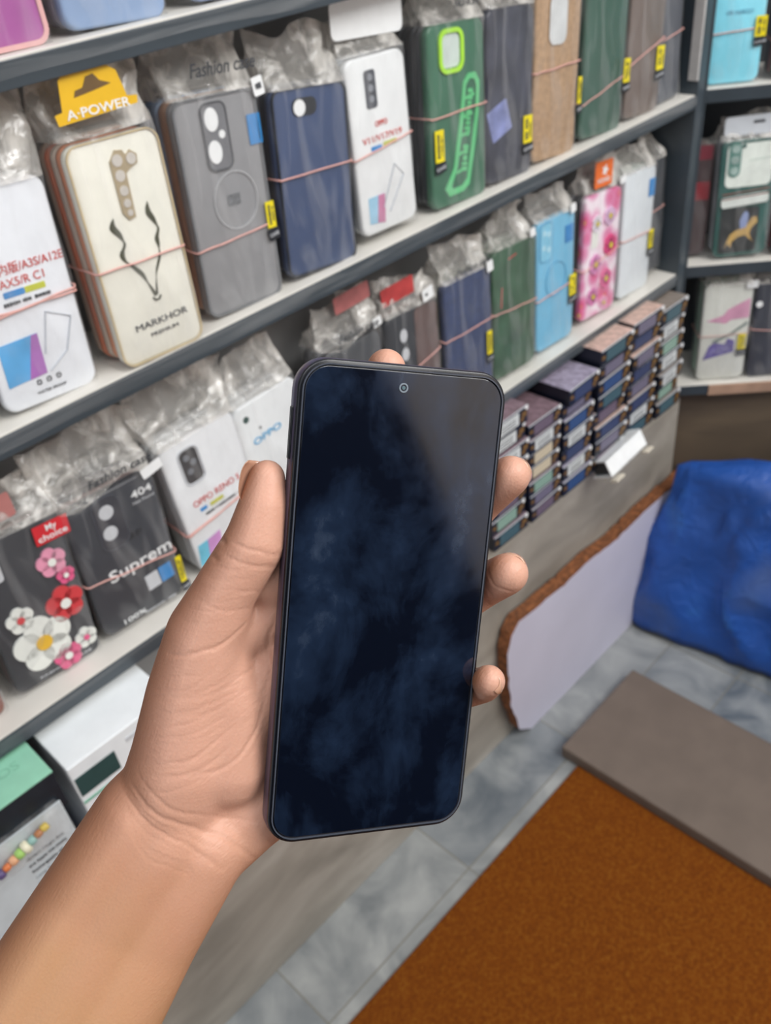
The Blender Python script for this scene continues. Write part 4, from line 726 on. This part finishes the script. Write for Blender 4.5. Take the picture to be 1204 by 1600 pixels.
# wrinkles: dense polylines snapped to the skin, then pressed in
from mathutils.kdtree import KDTree
kd = KDTree(len(bmh.verts)); [kd.insert(v.co, v.index) for v in bmh.verts]; kd.balance(); bmh.verts.ensure_lookup_table()
disp = {}
for pl, dep, wd in CREASES:
    P_ = [Vector(p) for p in pl]; n = len(P_); pts = []
    for i in range(n-1):
        a, b, c, d = P_[max(0, i-1)], P_[i], P_[i+1], P_[min(n-1, i+2)]
        for k in range(24):
            f = k/24; q = .5*((2*b)+(c-a)*f+(2*a-5*b+4*c-d)*f*f+(3*b-a-3*c+d)*f**3); T_ = (i+f)/(n-1)
            pts.append((q, math.sin(math.pi*min(1, max(0, T_*.92+.04)))**.5))
    for q, am in pts:
        # cast from the viewpoint the crease was measured at, so that the depth of the skin is found exactly
        h = tree.ray_cast(Vector((0, 0, 0)), q.normalized())
        if h[0] is None: continue
        hp = h[0]+Vector([noise.noise(h[0]*300+Vector((k*7, 0, 0))) for k in range(3)])*.0005
        for co, ix, ds in kd.find_range(hp, wd*2.2):
            disp[ix] = max(disp.get(ix, -1), dep*am*math.exp(-(ds/wd)**2*1.6))
for ix, d in disp.items():
    v = bmh.verts[ix]; v.co -= v.normal*d
bmh.to_mesh(hm); bmh.free()
def skin_mat():
    m = bpy.data.materials.new('skin'); m.use_nodes = True; n = m.node_tree.nodes; L = m.node_tree.links; b = n['Principled BSDF']
    g = n.new('ShaderNodeNewGeometry')
    # palm side is paler and pinker than the tanned arm: blend along the arm
    dp = n.new('ShaderNodeVectorMath'); dp.operation = 'DOT_PRODUCT'; dp.inputs[1].default_value = ARM_AX; L.new(g.outputs['Position'], dp.inputs[0])
    mr_ = n.new('ShaderNodeMapRange'); mr_.inputs[1].default_value = ARM_0; mr_.inputs[2].default_value = ARM_1; L.new(dp.outputs['Value'], mr_.inputs[0])
    nz = n.new('ShaderNodeTexNoise'); nz.inputs['Scale'].default_value = 42; nz.inputs['Detail'].default_value = 5; L.new(g.outputs['Position'], nz.inputs['Vector'])
    ad = n.new('ShaderNodeMath'); ad.operation = 'MULTIPLY_ADD'; ad.inputs[1].default_value = .5; L.new(nz.outputs[0], ad.inputs[0]); sb = n.new('ShaderNodeMath'); sb.operation = 'SUBTRACT'; sb.inputs[1].default_value = .25; L.new(mr_.outputs[0], sb.inputs[0]); L.new(sb.outputs[0], ad.inputs[2])
    r_ = n.new('ShaderNodeValToRGB'); e = r_.color_ramp; e.elements[0].position = 0; e.elements[0].color = hexc(ARMC); e.elements[1].position = .9; e.elements[1].color = hexc(PALMC); k = e.elements.new(.45); k.color = hexc(MIDC)
    L.new(ad.outputs[0], r_.inputs[0])
    # left-facing skin of thumb and wrist darkened by normal: tan plus painted shade
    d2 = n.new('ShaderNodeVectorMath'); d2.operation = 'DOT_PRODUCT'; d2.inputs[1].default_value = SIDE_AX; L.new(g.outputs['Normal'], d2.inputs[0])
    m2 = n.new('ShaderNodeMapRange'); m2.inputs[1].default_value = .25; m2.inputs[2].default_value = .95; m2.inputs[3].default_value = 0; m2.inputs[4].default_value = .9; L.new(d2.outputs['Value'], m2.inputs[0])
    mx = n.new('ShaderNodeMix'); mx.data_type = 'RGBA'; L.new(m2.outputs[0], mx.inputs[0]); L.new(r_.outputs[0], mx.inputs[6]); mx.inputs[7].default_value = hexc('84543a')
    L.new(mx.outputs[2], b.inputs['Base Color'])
    b.inputs['Roughness'].default_value = .48; b.inputs['Specular IOR Level'].default_value = .4
    b.inputs['Subsurface Weight'].default_value = .12; b.inputs['Subsurface Radius'].default_value = (.006, .0025, .0015); b.inputs['Subsurface Scale'].default_value = 1
    mp = n.new('ShaderNodeMapping'); mp.inputs['Rotation'].default_value = RIDGE; mp.inputs['Scale'].default_value = (1, 7, 1); L.new(g.outputs['Position'], mp.inputs[0])
    f1 = n.new('ShaderNodeTexNoise'); f1.inputs['Scale'].default_value = 170; f1.inputs['Detail'].default_value = 3; L.new(mp.outputs[0], f1.inputs['Vector'])
    f2 = n.new('ShaderNodeTexVoronoi'); f2.inputs['Scale'].default_value = 900; L.new(g.outputs['Position'], f2.inputs['Vector'])
    s_ = n.new('ShaderNodeMath'); s_.operation = 'MULTIPLY_ADD'; s_.inputs[1].default_value = .35; L.new(f2.outputs['Distance'], s_.inputs[0]); L.new(f1.outputs[0], s_.inputs[2])
    bp = n.new('ShaderNodeBump'); bp.inputs['Strength'].default_value = .4; bp.inputs['Distance'].default_value = .0005; L.new(s_.outputs[0], bp.inputs['Height']); L.new(bp.outputs[0], b.inputs['Normal'])
    return m
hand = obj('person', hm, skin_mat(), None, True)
tag(hand, 'bare left hand and forearm reaching in from the lower left, gripping the smartphone', 'person')
NAILM = mat('c99a80', .22, .06, 200, coat=.5)
def nail(c, ax, out, w_, l_):
    c, ax, out = Vector(c), Vector(ax), Vector(out); z = (ax-c).normalized(); y = (out-c); y = (y-z*y.dot(z)).normalized(); x = y.cross(z)
    bm = B(); n, m_ = 12, 12; w_, l_ = mm(w_), mm(l_); V = []
    for side_ in (0, 1):
        for j in range(m_+1):
            v = j/m_*2-1; row = []
            for i in range(n+1):
                u = (i/n*2-1); ww = w_/2*(1-abs(v)**4*.28) if v > 0 else w_/2*(1-abs(v)**3*.35); a = u*1.15; r_ = w_/2/.913
                px = math.sin(a)*r_*ww/(w_/2); py = (math.cos(a)-1)*r_-.05*l_*v*v-(.0005 if side_ else 0)
                row.append(bm.verts.new(c+x*px+y*py+z*(v*l_/2)))
            V.append(row)
    for k0 in (0, m_+1):
        for j in range(m_):
            for i in range(n): bm.faces.new((V[k0+j][i], V[k0+j][i+1], V[k0+j+1][i+1], V[k0+j+1][i]))
    k = m_+1; rim = [(0, i) for i in range(n+1)]+[(j, n) for j in range(1, m_+1)]+[(m_, i) for i in range(n-1, -1, -1)]+[(j, 0) for j in range(m_-1, 0, -1)]
    for (a, b) in zip(rim, rim[1:]+rim[:1]): bm.faces.new((V[a[0]][a[1]], V[b[0]][b[1]], V[k+b[0]][b[1]], V[k+a[0]][a[1]]))
    bm.normal_update()
    return obj('fingernail', bm, NAILM, hand, True)
for k in ('thumb', 'middle', 'ring', 'pinky'): nail(*NAILS[k])
